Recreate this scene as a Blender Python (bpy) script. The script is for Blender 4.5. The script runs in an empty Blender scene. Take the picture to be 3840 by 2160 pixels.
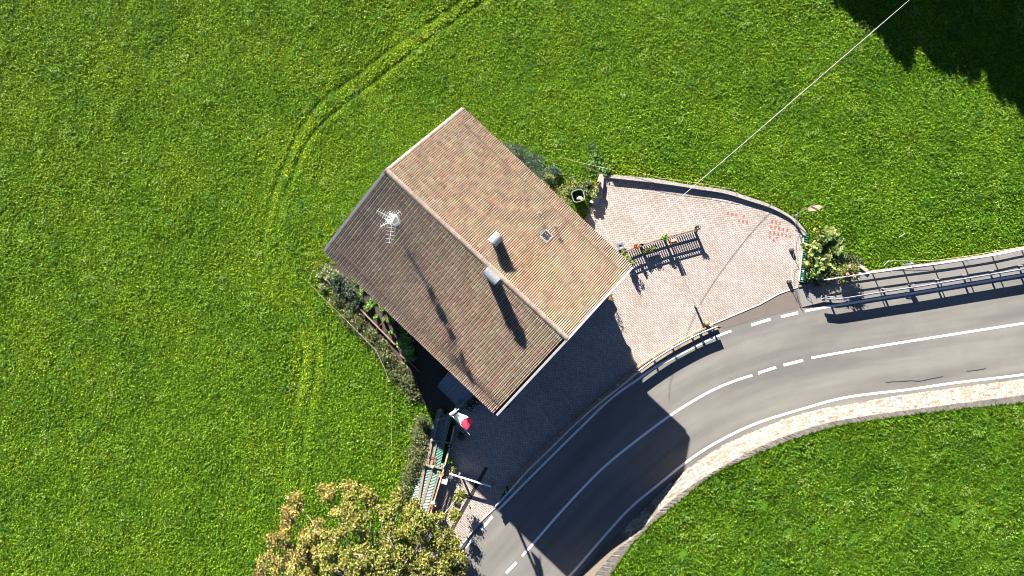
import bpy, bmesh, math, random
import numpy as np
from mathutils import Vector, Matrix
random.seed(7); RNG = np.random.default_rng(11)
R = math.radians
D = bpy.data; SC = bpy.context.scene; COL = SC.collection

# ------------------------------------------------------------------ camera, sky, sun, exposure
CAM_H = 45.0; PPM = 55.0
cam = D.objects.new("Camera", D.cameras.new("Camera")); COL.objects.link(cam)
cam.location = (0, 0, CAM_H); cam.rotation_euler = (0, 0, 0)
cam.data.sensor_width = 36.0
cam.data.lens = 18.0 / ((1920 / PPM) / CAM_H)
cam.data.clip_end = 2000.0; cam.data.clip_start = 0.5
SC.camera = cam
SUN_EL = 24.4
SH = Vector((0.393, -0.919)).normalized()           # direction shadows fall on the ground
COT = 1 / math.tan(R(SUN_EL))
world = D.worlds.new("World"); SC.world = world; world.use_nodes = True
wn = world.node_tree.nodes; wl = world.node_tree.links
bg = wn["Background"]; sky = wn.new("ShaderNodeTexSky")
sky.sky_type = 'NISHITA'; sky.sun_disc = False
sky.sun_elevation = R(SUN_EL); sky.sun_rotation = math.atan2(-SH.x, -SH.y)
sky.altitude = 2500; sky.air_density = 0.55; sky.dust_density = 0.0; sky.ozone_density = 3.0
wl.new(sky.outputs[0], bg.inputs[0]); bg.inputs[1].default_value = 0.05
sl = D.lights.new("Sun", 'SUN'); sl.energy = 5.0; sl.angle = R(0.53); sl.color = (1.0, 0.945, 0.86)
so = D.objects.new("Sun", sl); COL.objects.link(so); so.location = (-10, 24, 30)
so.rotation_euler = Vector((SH.x * math.cos(R(SUN_EL)), SH.y * math.cos(R(SUN_EL)), -math.sin(R(SUN_EL)))).to_track_quat('-Z', 'Y').to_euler()
vs = SC.view_settings; vs.view_transform = 'Standard'; vs.look = 'None'; vs.gamma = 1.0; vs.exposure = 2.65
vs.use_curve_mapping = False
SC.render.engine = 'CYCLES'; SC.cycles.filter_width = 1.0

# ------------------------------------------------------------------ helpers
def P(px, py, z=0.0):
    "point of the scene seen at photo pixel (px, py) when it lies at height z"
    s = (CAM_H - z) / CAM_H
    return Vector(((px - 1920) / PPM * s, -(py - 1080) / PPM * s, z))

def on_plane(px, py, p0, n):
    d = Vector(((px - 1920) / PPM, -(py - 1080) / PPM, -CAM_H)); o = Vector((0, 0, CAM_H))
    return o + d * ((p0 - o).dot(n) / d.dot(n))

def catmull(pts, step=0.5):
    pts = [Vector(p) for p in pts]; out = []
    ext = [pts[0] * 2 - pts[1]] + pts + [pts[-1] * 2 - pts[-2]]
    for i in range(len(pts) - 1):
        a, b, c, d = ext[i:i + 4]; n = max(1, int((c - b).length / step))
        for k in range(n):
            t = k / n
            out.append(0.5 * ((2 * b) + (c - a) * t + (2 * a - 5 * b + 4 * c - d) * t * t + (3 * b - a - 3 * c + d) * t ** 3))
    out.append(pts[-1]); return out

def resample(pts, n):
    L = [0]
    for a, b in zip(pts, pts[1:]): L.append(L[-1] + (b - a).length)
    out = []; j = 0
    for k in range(n):
        s = L[-1] * k / (n - 1)
        while j < len(pts) - 2 and L[j + 1] < s: j += 1
        t = (s - L[j]) / max(1e-9, L[j + 1] - L[j]); out.append(pts[j].lerp(pts[j + 1], min(1, t)))
    return out

def offset(pts, d):
    "shift a polyline sideways in plan (left of its direction is +)"
    out = []
    for i, p in enumerate(pts):
        t = (pts[min(i + 1, len(pts) - 1)] - pts[max(i - 1, 0)]); t.z = 0; t.normalize()
        out.append(p + Vector((-t.y, t.x, 0)) * d)
    return out

# ---- materials
def ramp(nt, fac, stops):
    r = nt.nodes.new("ShaderNodeValToRGB"); nt.links.new(fac, r.inputs[0])
    e = r.color_ramp.elements
    while len(e) < len(stops): e.new(0.5)
    for q, (p, c) in zip(e, stops): q.position = p; q.color = (*c, 1)
    return r.outputs[0]

def noise(nt, scale, detail=4, rough=0.55, vec=None, dist=0):
    n = nt.nodes.new("ShaderNodeTexNoise"); n.inputs["Scale"].default_value = scale
    n.inputs["Detail"].default_value = detail; n.inputs["Roughness"].default_value = rough; n.inputs["Distortion"].default_value = dist
    if vec is not None: nt.links.new(vec, n.inputs["Vector"])
    return n.outputs["Fac"]

def mixc(nt, fac, a, b, mode='MIX'):
    m = nt.nodes.new("ShaderNodeMix"); m.data_type = 'RGBA'; m.blend_type = mode
    for s, v in ((0, fac), (6, a), (7, b)):
        if isinstance(v, (int, float)): m.inputs[s].default_value = v
        elif isinstance(v, tuple): m.inputs[s].default_value = (*v, 1)
        else: nt.links.new(v, m.inputs[s])
    return m.outputs[2]

def newmat(name):
    m = D.materials.new(name); m.use_nodes = True; nt = m.node_tree
    return m, nt, nt.nodes["Principled BSDF"]

def objco(nt, scale=None, rot=0, uv=False):
    t = nt.nodes.new("ShaderNodeTexCoord"); o = t.outputs["UV" if uv else "Object"]
    if scale or rot:
        mp = nt.nodes.new("ShaderNodeMapping"); mp.inputs["Rotation"].default_value = (0, 0, rot)
        if scale: mp.inputs["Scale"].default_value = scale
        nt.links.new(o, mp.inputs[0]); o = mp.outputs[0]
    return o

def bump(nt, bs, h, strength=0.3, dist=0.02):
    b = nt.nodes.new("ShaderNodeBump"); b.inputs["Strength"].default_value = strength; b.inputs["Distance"].default_value = dist
    nt.links.new(h, b.inputs["Height"]); nt.links.new(b.outputs[0], bs.inputs["Normal"])

MATS = {}
def simple(name, c, rough=0.7, metal=0.0, var=0.25, scale=6.0, bmp=0.15):
    if name in MATS: return MATS[name]
    m, nt, bs = newmat(name); v = objco(nt); c = tuple(x * (0.72 if sum(c) < 1.5 else 0.92) for x in c)
    f = noise(nt, scale, 5, 0.6, v)
    lo = tuple(x * (1 - var) for x in c); hi = tuple(min(1, x * (1 + var)) for x in c)
    nt.links.new(ramp(nt, f, [(0.3, lo), (0.7, hi)]), bs.inputs["Base Color"])
    bs.inputs["Roughness"].default_value = rough; bs.inputs["Metallic"].default_value = metal
    if bmp: bump(nt, bs, noise(nt, scale * 4, 4, 0.6, v), bmp, 0.01)
    MATS[name] = m; return m

def attrmat(name, rough=0.8, var=0.25, scale=12.0, bmp=0.2, trans=0.0, spec=0.3):
    "colour from the face attribute Col, broken up with noise; trans adds leaf translucency"
    if name in MATS: return MATS[name]
    m, nt, bs = newmat(name)
    a = nt.nodes.new("ShaderNodeAttribute"); a.attribute_name = "Col"
    f = noise(nt, scale, 4, 0.6, objco(nt))
    k = ramp(nt, f, [(0.3, (1 - var,) * 3), (0.7, (1 + var * 0.6,) * 3)])
    c = mixc(nt, 1.0, a.outputs["Color"], k, 'MULTIPLY')
    nt.links.new(c, bs.inputs["Base Color"]); bs.inputs["Roughness"].default_value = rough
    bs.inputs["Specular IOR Level"].default_value = spec
    if bmp: bump(nt, bs, noise(nt, scale * 2, 4, 0.6, objco(nt)), bmp, 0.01)
    if trans:
        tr = nt.nodes.new("ShaderNodeBsdfTranslucent"); nt.links.new(c, tr.inputs[0])
        mx = nt.nodes.new("ShaderNodeMixShader"); mx.inputs[0].default_value = trans
        nt.links.new(bs.outputs[0], mx.inputs[1]); nt.links.new(tr.outputs[0], mx.inputs[2])
        nt.links.new(mx.outputs[0], nt.nodes["Material Output"].inputs[0])
    MATS[name] = m; return m

# ---- objects
WLOC = {}
def tag(o, label=None, cat=None, group=None, kind=None):
    if label: o['label'] = label
    if cat: o['category'] = cat
    if group: o['group'] = group
    if kind: o['kind'] = kind
    return o

def empty(name, loc, label, cat, group=None):
    o = D.objects.new(name, None); COL.objects.link(o); o.location = loc; o.empty_display_size = 0.3
    WLOC[o.name] = Vector(loc); return tag(o, label, cat, group)

def link(name, me, parent=None, origin=None):
    o = D.objects.new(name, me); COL.objects.link(o)
    if parent is not None:
        o.parent = parent; WLOC[o.name] = WLOC[parent.name]
    else:
        o.location = origin or (0, 0, 0); WLOC[o.name] = Vector(origin or (0, 0, 0))
    return o

class MB:
    "collects faces in world coordinates; build() makes one mesh object of them"
    def __init__(s): s.v = []; s.f = []; s.m = []; s.c = []; s.uv = None
    def face(s, pts, c=(1, 1, 1), m=0):
        b = len(s.v); s.v += [tuple(p) for p in pts]; s.f.append(tuple(range(b, b + len(pts)))); s.m.append(m); s.c.append(c)
    def add(s, verts, faces, c=(1, 1, 1), m=0):
        b = len(s.v); s.v += [tuple(p) for p in verts]
        for f in faces: s.f.append(tuple(i + b for i in f)); s.m.append(m); s.c.append(c)
    def box(s, c, size, ax=None, col=(1, 1, 1), m=0, taper=1.0):
        "ax: three axis vectors"
        c = Vector(c); X, Y, Z = ax or (Vector((1, 0, 0)), Vector((0, 1, 0)), Vector((0, 0, 1)))
        h = [x / 2 for x in size]; vs = []
        for k in (-1, 1):
            t = taper if k > 0 else 1.0
            for i, j in ((-1, -1), (1, -1), (1, 1), (-1, 1)): vs.append(c + X * i * h[0] * t + Y * j * h[1] * t + Z * k * h[2])
        s.add(vs, [(3, 2, 1, 0), (4, 5, 6, 7), (0, 1, 5, 4), (1, 2, 6, 5), (2, 3, 7, 6), (3, 0, 4, 7)], col, m)
    def bar(s, p, q, w, h, col=(1, 1, 1), m=0, up=Vector((0, 0, 1))):
        p = Vector(p); q = Vector(q); Y = (q - p); L = Y.length; Y.normalize()
        if abs(Y.dot(up)) > 0.98: up = Vector((1, 0, 0))
        X = Y.cross(up).normalized(); Z = X.cross(Y).normalized()
        s.box((p + q) / 2, (w, L, h), (X, Y, Z), col, m)
    def tube(s, pts, r, seg=8, col=(1, 1, 1), m=0, cap=True):
        pts = [Vector(p) for p in pts]; n = len(pts); rs = r if isinstance(r, (list, tuple)) else [r] * n
        vs = []; prev = None
        for i, p in enumerate(pts):
            t = (pts[min(i + 1, n - 1)] - pts[max(i - 1, 0)]).normalized()
            a = prev if prev is not None else (Vector((0, 0, 1)) if abs(t.z) < 0.9 else Vector((1, 0, 0)))
            a = (a - t * a.dot(t)).normalized(); prev = a; b = t.cross(a)
            for k in range(seg):
                g = 2 * math.pi * k / seg; vs.append(p + (a * math.cos(g) + b * math.sin(g)) * rs[i])
        fs = [(i * seg + k, i * seg + (k + 1) % seg, (i + 1) * seg + (k + 1) % seg, (i + 1) * seg + k) for i in range(n - 1) for k in range(seg)]
        if cap: fs += [tuple(range(seg))[::-1], tuple(range((n - 1) * seg, n * seg))]
        s.add(vs, fs, col, m)
    def lathe(s, base, prof, seg=16, col=(1, 1, 1), m=0):
        base = Vector(base); vs = []
        for r, z in prof:
            for k in range(seg):
                g = 2 * math.pi * k / seg; vs.append(base + Vector((math.cos(g) * r, math.sin(g) * r, z)))
        n = len(prof)
        s.add(vs, [(i * seg + k, i * seg + (k + 1) % seg, (i + 1) * seg + (k + 1) % seg, (i + 1) * seg + k) for i in range(n - 1) for k in range(seg)], col, m)
    def prism(s, poly, z0, z1, col=(1, 1, 1), m=0):
        n = len(poly); vs = [(p[0], p[1], z0) for p in poly] + [(p[0], p[1], z1) for p in poly]
        s.add(vs, [tuple(range(n))[::-1], tuple(range(n, 2 * n))] + [(i, (i + 1) % n, n + (i + 1) % n, n + i) for i in range(n)], col, m)
    def strip(s, a, b, col=(1, 1, 1), m=0):
        n = len(a); s.add(list(a) + list(b), [(i, i + 1, n + i + 1, n + i) for i in range(n - 1)], col, m)
    def blob(s, c, r, col=(1, 1, 1), m=0, seg=8, ring=5, jit=0.15):
        "lumpy stone / flower head"
        c = Vector(c); r = Vector(r) if not isinstance(r, (int, float)) else Vector((r, r, r)); vs = []
        for i in range(ring + 1):
            th = math.pi * i / ring
            for k in range(seg):
                g = 2 * math.pi * k / seg; q = 1 + random.uniform(-jit, jit)
                vs.append(c + Vector((math.sin(th) * math.cos(g) * r.x * q, math.sin(th) * math.sin(g) * r.y * q, math.cos(th) * r.z * q)))
        s.add(vs, [(i * seg + k, (i + 1) * seg + k, (i + 1) * seg + (k + 1) % seg, i * seg + (k + 1) % seg) for i in range(ring) for k in range(seg)], col, m)
    def build(s, name, mats, parent=None, origin=None, smooth=False):
        off = WLOC[parent.name] if parent is not None else Vector(origin or (0, 0, 0))
        me = D.meshes.new(name)
        me.from_pydata([(x - off.x, y - off.y, z - off.z) for x, y, z in s.v], [], s.f)
        for mt in (mats if isinstance(mats, (list, tuple)) else [mats]): me.materials.append(mt)
        me.polygons.foreach_set("material_index", s.m)
        at = me.attributes.new("Col", 'FLOAT_COLOR', 'FACE')
        at.data.foreach_set("color", np.array([(*c, 1) for c in s.c], dtype=np.float32).ravel())
        if s.uv:
            ul = me.uv_layers.new(name="UVMap")
            for l in me.loops: ul.data[l.index].uv = s.uv[l.vertex_index]
        bm = bmesh.new(); bm.from_mesh(me); bmesh.ops.recalc_face_normals(bm, faces=bm.faces); bm.to_mesh(me); bm.free()
        if smooth: me.polygons.foreach_set("use_smooth", [True] * len(me.polygons))
        me.update(); return link(name, me, parent, origin)

def quadmesh(name, V, C, mat, parent=None, origin=None):
    "V (n,4,3) quads with one colour each, as one mesh object"
    V = np.asarray(V, dtype=np.float32); n = len(V)
    off = WLOC[parent.name] if parent is not None else Vector(origin or (0, 0, 0))
    V = V - np.array(off, dtype=np.float32)
    me = D.meshes.new(name); me.vertices.add(n * 4); me.vertices.foreach_set("co", V.reshape(-1))
    me.loops.add(n * 4); me.loops.foreach_set("vertex_index", np.arange(n * 4, dtype=np.int32))
    me.polygons.add(n); me.polygons.foreach_set("loop_start", np.arange(0, n * 4, 4, dtype=np.int32))
    me.polygons.foreach_set("loop_total", np.full(n, 4, dtype=np.int32))
    at = me.attributes.new("Col", 'FLOAT_COLOR', 'FACE')
    at.data.foreach_set("color", np.concatenate([C, np.ones((n, 1))], 1).astype(np.float32).ravel())
    me.materials.append(mat); me.update(calc_edges=True); return link(name, me, parent, origin)

def unit(a): return a / np.maximum(1e-9, np.linalg.norm(a, axis=1, keepdims=True))

def leaf_quads(pos, length, width, tilt=0.7, up=1.0, fold=0.12):
    "diamond leaves: random heading, normal leaning away from vertical by about tilt"
    n = len(pos); nrm = RNG.normal(size=(n, 3)) * tilt; nrm[:, 2] = np.abs(nrm[:, 2]) + up; nrm = unit(nrm)
    d = unit(np.cross(nrm, RNG.normal(size=(n, 3)))); s = np.cross(nrm, d)
    L = np.asarray(length).reshape(-1, 1); W = np.asarray(width).reshape(-1, 1)
    b = nrm * W * fold
    return np.stack([pos - d * L / 2, pos + s * W / 2 + b - d * L * 0.08, pos + d * L / 2 - nrm * L * 0.12, pos - s * W / 2 + b - d * L * 0.08], 1)

def pick(palette, n, jit=0.18):
    pal = np.array([c for c, w in palette]); w = np.array([w for c, w in palette], float)
    c = pal[RNG.choice(len(pal), n, p=w / w.sum())]
    return np.clip(c * (1 + RNG.normal(size=(n, 1)) * jit), 0.002, 1)

def ball(n, c, r, shell=0.45):
    u = unit(RNG.normal(size=(n, 3))) * (shell + (1 - shell) * RNG.random((n, 1)) ** 0.6)
    return np.array(c) + u * np.array(r)

def inside(poly, X, Y):
    r = np.zeros(len(X), bool); n = len(poly)
    for i in range(n):
        x0, y0 = poly[i][:2]; x1, y1 = poly[(i + 1) % n][:2]
        if y0 == y1: continue
        c = ((y0 > Y) != (y1 > Y)) & (X < (x1 - x0) * (Y - y0) / (y1 - y0) + x0); r ^= c
    return r

def pdist(line, X, Y):
    d = np.full(len(X), 1e9)
    for a, b in zip(line, line[1:]):
        ax, ay = a[0], a[1]; bx, by = b[0] - ax, b[1] - ay; l2 = bx * bx + by * by + 1e-9
        t = np.clip(((X - ax) * bx + (Y - ay) * by) / l2, 0, 1)
        d = np.minimum(d, np.hypot(X - ax - t * bx, Y - ay - t * by))
    return d

def lownoise(X, Y, seed, wl):
    "smooth random field, about -1..1"
    g = np.random.default_rng(seed); s = np.zeros_like(X)
    for k in range(10):
        a = g.random() * 6.283; f = 6.283 / (wl * (0.5 + g.random())); s += np.sin((X * math.cos(a) + Y * math.sin(a)) * f + g.random() * 6.283)
    return s / 3.2

# ------------------------------------------------------------------ outlines of the site (photo pixels)
LINE_L = [(1560,2260),(1650,2155),(1758,2038),(1825,1962),(1868,1913),(2029,1750),(2200,1581),(2293,1493),(2395,1420),(2460,1375),(2535,1336),(2607,1298),(2682,1263),(2742,1241),(2817,1219),(2889,1197),(2959,1181),(3057,1159),(3240,1128),(3520,1084),(3840,1030),(4200,968)]
LINE_R = [(1960,2350),(2045,2255),(2145,2150),(2249,2030),(2359,1909),(2475,1812),(2585,1724),(2694,1655),(2832,1589),(3000,1536),(3173,1490),(3404,1461),(3577,1436),(3840,1404),(4200,1352)]
LINE_C = [(1720,2350),(1810,2250),(1898,2150),(1936,2109),(1958,2085),(1997,2041),(2118,1903),(2249,1766),(2365,1669),(2519,1554),(2656,1471),(2750,1430),(2821,1407),(2910,1377),(3011,1351),(3042,1342),(3283,1300),(3660,1240),(3840,1212),(4200,1155)]
W_BOT = [(1990,2370),(2183,2150),(2249,2079),(2359,1964),(2500,1826),(2585,1754),(2694,1680),(2832,1617),(3000,1553),(3231,1508),(3404,1479),(3577,1456),(3840,1421),(4200,1372)]
W_TOP = [(2040,2390),(2225,2160),(2300,2073),(2399,1996),(2465,1922),(2574,1834),(2684,1763),(2794,1702),(2887,1658),(3000,1616),(3115,1583),(3288,1554),(3461,1531),(3635,1508),(3840,1482),(4200,1440)]
W_GRS = [(2100,2400),(2288,2160),(2355,2062),(2437,1975),(2520,1906),(2629,1815),(2739,1749),(2849,1700),(3000,1640),(3173,1594),(3346,1568),(3577,1539),(3840,1513),(4200,1474)]
CW_OUT = [(2259,656),(2301,656),(2450,670),(2567,690),(2600,695),(2717,711),(2810,739),(2892,768),(2950,799),(2985,823),(3015,855),(3036,890)]
CW_IN = [(2262,668),(2294,668),(2450,685),(2567,701),(2600,707),(2717,725),(2810,753),(2885,777),(2938,802),(2973,825),(2994,848),(3013,880)]
RAILS = [(3072,1050),(3125,1041),(3258,1022),(3380,1005),(3490,991),(3600,974),(3706,957),(3840,930),(4200,868)]
GR_W = [(1857,1903),(1909,1846),(1975,1771),(2051,1697),(2200,1553),(2343,1438),(2395,1394),(2460,1347),(2530,1303),(2623,1254),(2693,1226)]
GR_E = [(3088,1119),(3130,1124),(3200,1114),(3317,1095),(3450,1075),(3520,1063),(3706,1032),(3840,1010),(4200,950)]
K_IN = [(2668,1217),(2623,1236),(2530,1286),(2441,1338),(2374,1385),(2300,1445),(2160,1565),(2013,1698),(1903,1818)]
K_OUT = [(2692,1232),(2640,1256),(2540,1308),(2460,1357),(2398,1402),(2310,1473),(2190,1576),(2060,1703),(1918,1850)]
Z_TER = 2.15
def G(l, z=0.0): return [P(x, y, z) for x, y in l]

# ------------------------------------------------------------------ ground sheet and meadow
COURT = [(2255,655)] + CW_OUT[1:] + [(3020,900),(2998,1062),(2990,1077),(2920,1102),(2850,1141),(2668,1217)] + K_IN[1:] + [(1859,1902),(1809,1948),(1735,2039),(1640,2160),(1520,2300),(1480,2200),(1560,2010),(1613,1918),(1660,1765),(1690,1657),(1712,1560),(1790,1500),(1900,1400),(2150,1050),(2140,900),(2189,824),(2214,759),(2228,715)]
EXCL = [G(COURT),
        G([(3000,900),(3040,905),(3100,1020),(3072,1046)] + RAILS[1:] + [(4200,1500)] + W_GRS[::-1][1:] + [(1500,2400),(1735,2039),(1845,1900)] + K_IN[::-1] + [(2850,1135),(2985,1072)]),
        G([(1225,975),(1188,1010),(1250,1085),(1330,1180),(1400,1265),(1480,1370),(1530,1445),(1560,1500),(1640,1540),(1720,1540),(1780,1480),(1700,1300),(1400,1050)]),
        G([(1636,1535),(1598,1660),(1541,1874),(1553,1910),(1610,1915),(1660,1765),(1700,1580)])]
BORDER = [c + [c[0]] for c in EXCL]
cw_in = catmull(G(CW_IN), 0.3)
TRACKS = [catmull(G(t), 0.5) for t in (
    [(1810,-60),(1690,25),(1560,115),(1440,200),(1320,290),(1220,365),(1150,440),(1105,520),(1070,610),(1030,700),(1000,800),(985,900),(1000,1000),(1050,1110),(1100,1200),(1135,1290),(1130,1370),(1110,1470),(1090,1580),(1070,1690),(1060,1830)],
    [(1890,-60),(1790,15),(1640,120),(1520,215),(1400,305),(1290,390),(1200,470),(1140,550),(1105,640),(1070,720),(1045,810),(1040,900),(1060,1000),(1105,1100),(1150,1200),(1185,1290),(1180,1380),(1165,1480),(1150,1590),(1135,1700),(1125,1830)])]
def tfade(Y):
    "the wheel tracks are faint beside the house"
    p = 1080 - Y * PPM; return np.clip(0.35 + np.abs(p - 1060) / 420, 0.3, 1)

def gheight(X, Y):
    ex = np.zeros(len(X), bool)
    for e in EXCL: ex |= inside(e, X, Y)
    d = np.full(len(X), 1e9)
    for b in BORDER: d = np.minimum(d, pdist(b, X, Y))
    m = np.clip(d / 2.5, 0, 1)
    z = 0.05 * lownoise(X, Y, 3, 9.0) * m + 0.012 * lownoise(X, Y, 4, 1.4) * m
    for t in TRACKS:
        q = pdist(t, X, Y); z -= 0.06 * np.exp(-(q / 0.20) ** 2) * tfade(Y)
    dw = pdist(cw_in, X, Y); z += np.where(dw < 6, 0.12 * np.clip(dw / 0.3, 0, 1) * np.clip((6 - dw) / 4, 0, 1), 0)
    z = np.maximum(z, np.where(m < 1, 0.0, -9))
    return np.where(ex, -0.06, z), ex, d

gx = np.concatenate([[-600, -250, -120, -70, -50], np.linspace(-41, 41, 274), [50, 70, 120, 250, 600]])
gy = np.concatenate([[-600, -250, -120, -60, -36], np.linspace(-26, 26, 174), [36, 60, 120, 250, 600]])
XX, YY = np.meshgrid(gx, gy); X = XX.ravel(); Y = YY.ravel(); ZZ, _, _ = gheight(X, Y)
nx, ny = len(gx), len(gy); idx = np.arange(nx * ny).reshape(ny, nx)
me = D.meshes.new("ground"); F = np.stack([idx[:-1, :-1], idx[:-1, 1:], idx[1:, 1:], idx[1:, :-1]], -1).reshape(-1, 4)
me.from_pydata(np.stack([X, Y, ZZ], 1).tolist(), [], F.tolist()); me.polygons.foreach_set("use_smooth", [True] * len(F))
m, nt, bs = newmat("turf_soil"); v = objco(nt)
c = ramp(nt, noise(nt, 3.0, 6, 0.65, v), [(0.3, (0.030, 0.075, 0.004)), (0.7, (0.065, 0.140, 0.006))])
nt.links.new(c, bs.inputs["Base Color"]); bs.inputs["Roughness"].default_value = 0.95; bs.inputs["Specular IOR Level"].default_value = 0.1
bump(nt, bs, noise(nt, 14, 5, 0.7, v), 0.6, 0.05)
me.materials.append(m); tag(link("ground", me), kind='structure'); M_TURF = m

# upper field behind the stone wall
w_grs = catmull(G(W_GRS, Z_TER), 0.6)
TER = w_grs + [P(4600, 1400, Z_TER), P(6500, 3600, Z_TER), P(2100, 3600, Z_TER), P(1900, 2650, Z_TER)]
bm = bmesh.new(); f = bm.faces.new([bm.verts.new(p) for p in TER]); bmesh.ops.triangulate(bm, faces=[f])
bmesh.ops.recalc_face_normals(bm, faces=bm.faces)
me = D.meshes.new("terrace_ground"); bm.to_mesh(me); bm.free(); me.materials.append(M_TURF)
tag(link("terrace_ground", me), kind='structure')

# grass: blades and small leaves, thick enough to hide the soil
M_GRASS = attrmat("grass_leaf", 0.7, 0.12, 3.0, 0, 0.42, 0.12)
PAL_G = [((0.088, 0.180, 0.005), 5), ((0.112, 0.212, 0.006), 5), ((0.150, 0.245, 0.010), 3), ((0.045, 0.112, 0.005), 4.5), ((0.205, 0.275, 0.022), 1.0), ((0.075, 0.170, 0.014), 1)]
def grass(name, X, Y, Z, keep, tint, hs):
    n = len(X); h = hs
    pos = np.stack([X, Y, Z], 1); ang = RNG.random(n) * 6.283
    lean = RNG.normal(0, 1, n) * 0.30 + 1.08
    d = np.stack([np.cos(ang) * np.sin(lean), np.sin(ang) * np.sin(lean), np.abs(np.cos(lean)) + 0.15], 1)
    s = np.stack([-np.sin(ang), np.cos(ang), np.zeros(n)], 1)
    L = (h * (0.7 + 0.6 * RNG.random(n)))[:, None]; W = (0.022 + 0.026 * RNG.random(n))[:, None]
    mid = pos + d * L * 0.5 + np.array([0, 0, 0.012]); tip = pos + d * L * [[1, 1, 0.82]]
    V = np.stack([pos, mid + s * W, tip, mid - s * W], 1)
    return V, np.clip(pick(PAL_G, n, 0.2) * tint, 0.002, 1)

def field(n, x0, x1, y0, y1): return x0 + (x1 - x0) * RNG.random(n), y0 + (y1 - y0) * RNG.random(n)
def tints(X, Y):
    a = lownoise(X, Y, 21, 7.0)[:, None]; b = lownoise(X, Y, 22, 2.0)[:, None]
    g = ((Y - X * 0.8) / 50)[:, None]
    t = 1 + 0.07 * a + 0.06 * b + 0.10 * np.clip(g, -1, 1)
    return t * np.concatenate([1 + 0.14 * np.clip(g, -1, 1) + 0.06 * a, np.ones_like(a), np.ones_like(a)], 1)

X, Y = field(900000, -36.5, 36.5, -20.8, 20.8); Z, ex, dd = gheight(X, Y)
hx = [P(1218, 940, 6.4), P(1450, 640, 8.3), P(1735, 408, 5.6), P(2368, 1000, 5.6), P(1860, 1553, 6.4)]
foot = [hx[0] * 0.93 + hx[3] * 0.07, hx[2] * 0.93 + hx[4] * 0.07, hx[3] * 0.85 + hx[0] * 0.15, hx[4] * 0.85 + hx[2] * 0.15]
keep = ~ex & ~inside(foot, X, Y); X, Y, Z, dd = X[keep], Y[keep], Z[keep], dd[keep]
hs = np.full(len(X), 0.15) * (1 + 0.15 * lownoise(X, Y, 31, 1.2)); T = tints(X, Y)
for t in TRACKS:
    q = pdist(t, X, Y); e = np.exp(-(q / 0.20) ** 2) * tfade(Y); hs *= 1 - 0.5 * e
    e2 = (np.exp(-((q - 0.30) / 0.20) ** 2) * tfade(Y))[:, None]; T = T * (1 + e2 * np.array([[0.50, 0.26, 0.3]]))
e = np.exp(-(dd / 0.8) ** 2)[:, None]; T = T * (1 + e * np.array([[0.18, -0.02, 0.1]]))
V1, C1 = grass("g", X, Y, Z, None, T, hs)
# broad-leaved herbs and clover patches growing among the blades
def herbs(npatch, per, box, zf, excl=None, keepf=None):
    cx, cy = field(npatch, *box); sz = 0.25 + 0.6 * RNG.random(npatch) ** 2; k = RNG.integers(0, npatch, npatch * per)
    X = cx[k] + RNG.normal(size=len(k)) * sz[k] * 0.6; Y = cy[k] + RNG.normal(size=len(k)) * sz[k] * 0.6
    Z, ok = zf(X, Y); X, Y, Z, k = X[ok], Y[ok], Z[ok], k[ok]; n = len(X)
    V = leaf_quads(np.stack([X, Y, Z + 0.09 + 0.08 * RNG.random(n)], 1), 0.07 + 0.10 * RNG.random(n), 0.05 + 0.05 * RNG.random(n), 0.45)
    pal = np.array([(0.075, 0.18, 0.012), (0.14, 0.25, 0.03), (0.05, 0.14, 0.02), (0.18, 0.27, 0.05)]); kk = RNG.integers(0, 4, npatch)
    return V, np.clip(pal[kk[k]] * (1 + 0.2 * RNG.normal(size=(n, 1))), 0.004, 1)
def zf1(X, Y):
    Z, ex, d = gheight(X, Y); return Z, ~ex & ~inside(foot, X, Y)
V2, C2 = herbs(1500, 26, (-36, 36, -20.5, 20.5), zf1)
tag(quadmesh("meadow_grass", np.concatenate([V1, V2]), np.concatenate([C1, C2]), M_GRASS), "short bright green meadow grass with clover around the house", "grass", kind='stuff')

X, Y = field(420000, 3, 36, -20.6, -6); ok = inside(TER, X, Y); X, Y = X[ok], Y[ok]
de = pdist(w_grs, X, Y); Z = np.full(len(X), Z_TER) + 0.05 * lownoise(X, Y, 41, 1.6)
T = tints(X, Y) * (1.0 - 0.0 * de[:, None]); hs = 0.17 * (1 + 0.3 * lownoise(X, Y, 42, 2.0)) + 0.08 * np.exp(-(de / 0.9) ** 2)
V1, C1 = grass("g", X, Y, Z, None, T * 0.92, hs)
V2, C2 = herbs(420, 30, (3, 36, -20.5, -6), lambda X, Y: (np.full(len(X), Z_TER + 0.02), inside(TER, X, Y)))
tag(quadmesh("terrace_grass", np.concatenate([V1, V2]), np.concatenate([C1, C2]), M_GRASS), "dense clover and grass on the raised field below the road", "grass", kind='stuff')

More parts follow.
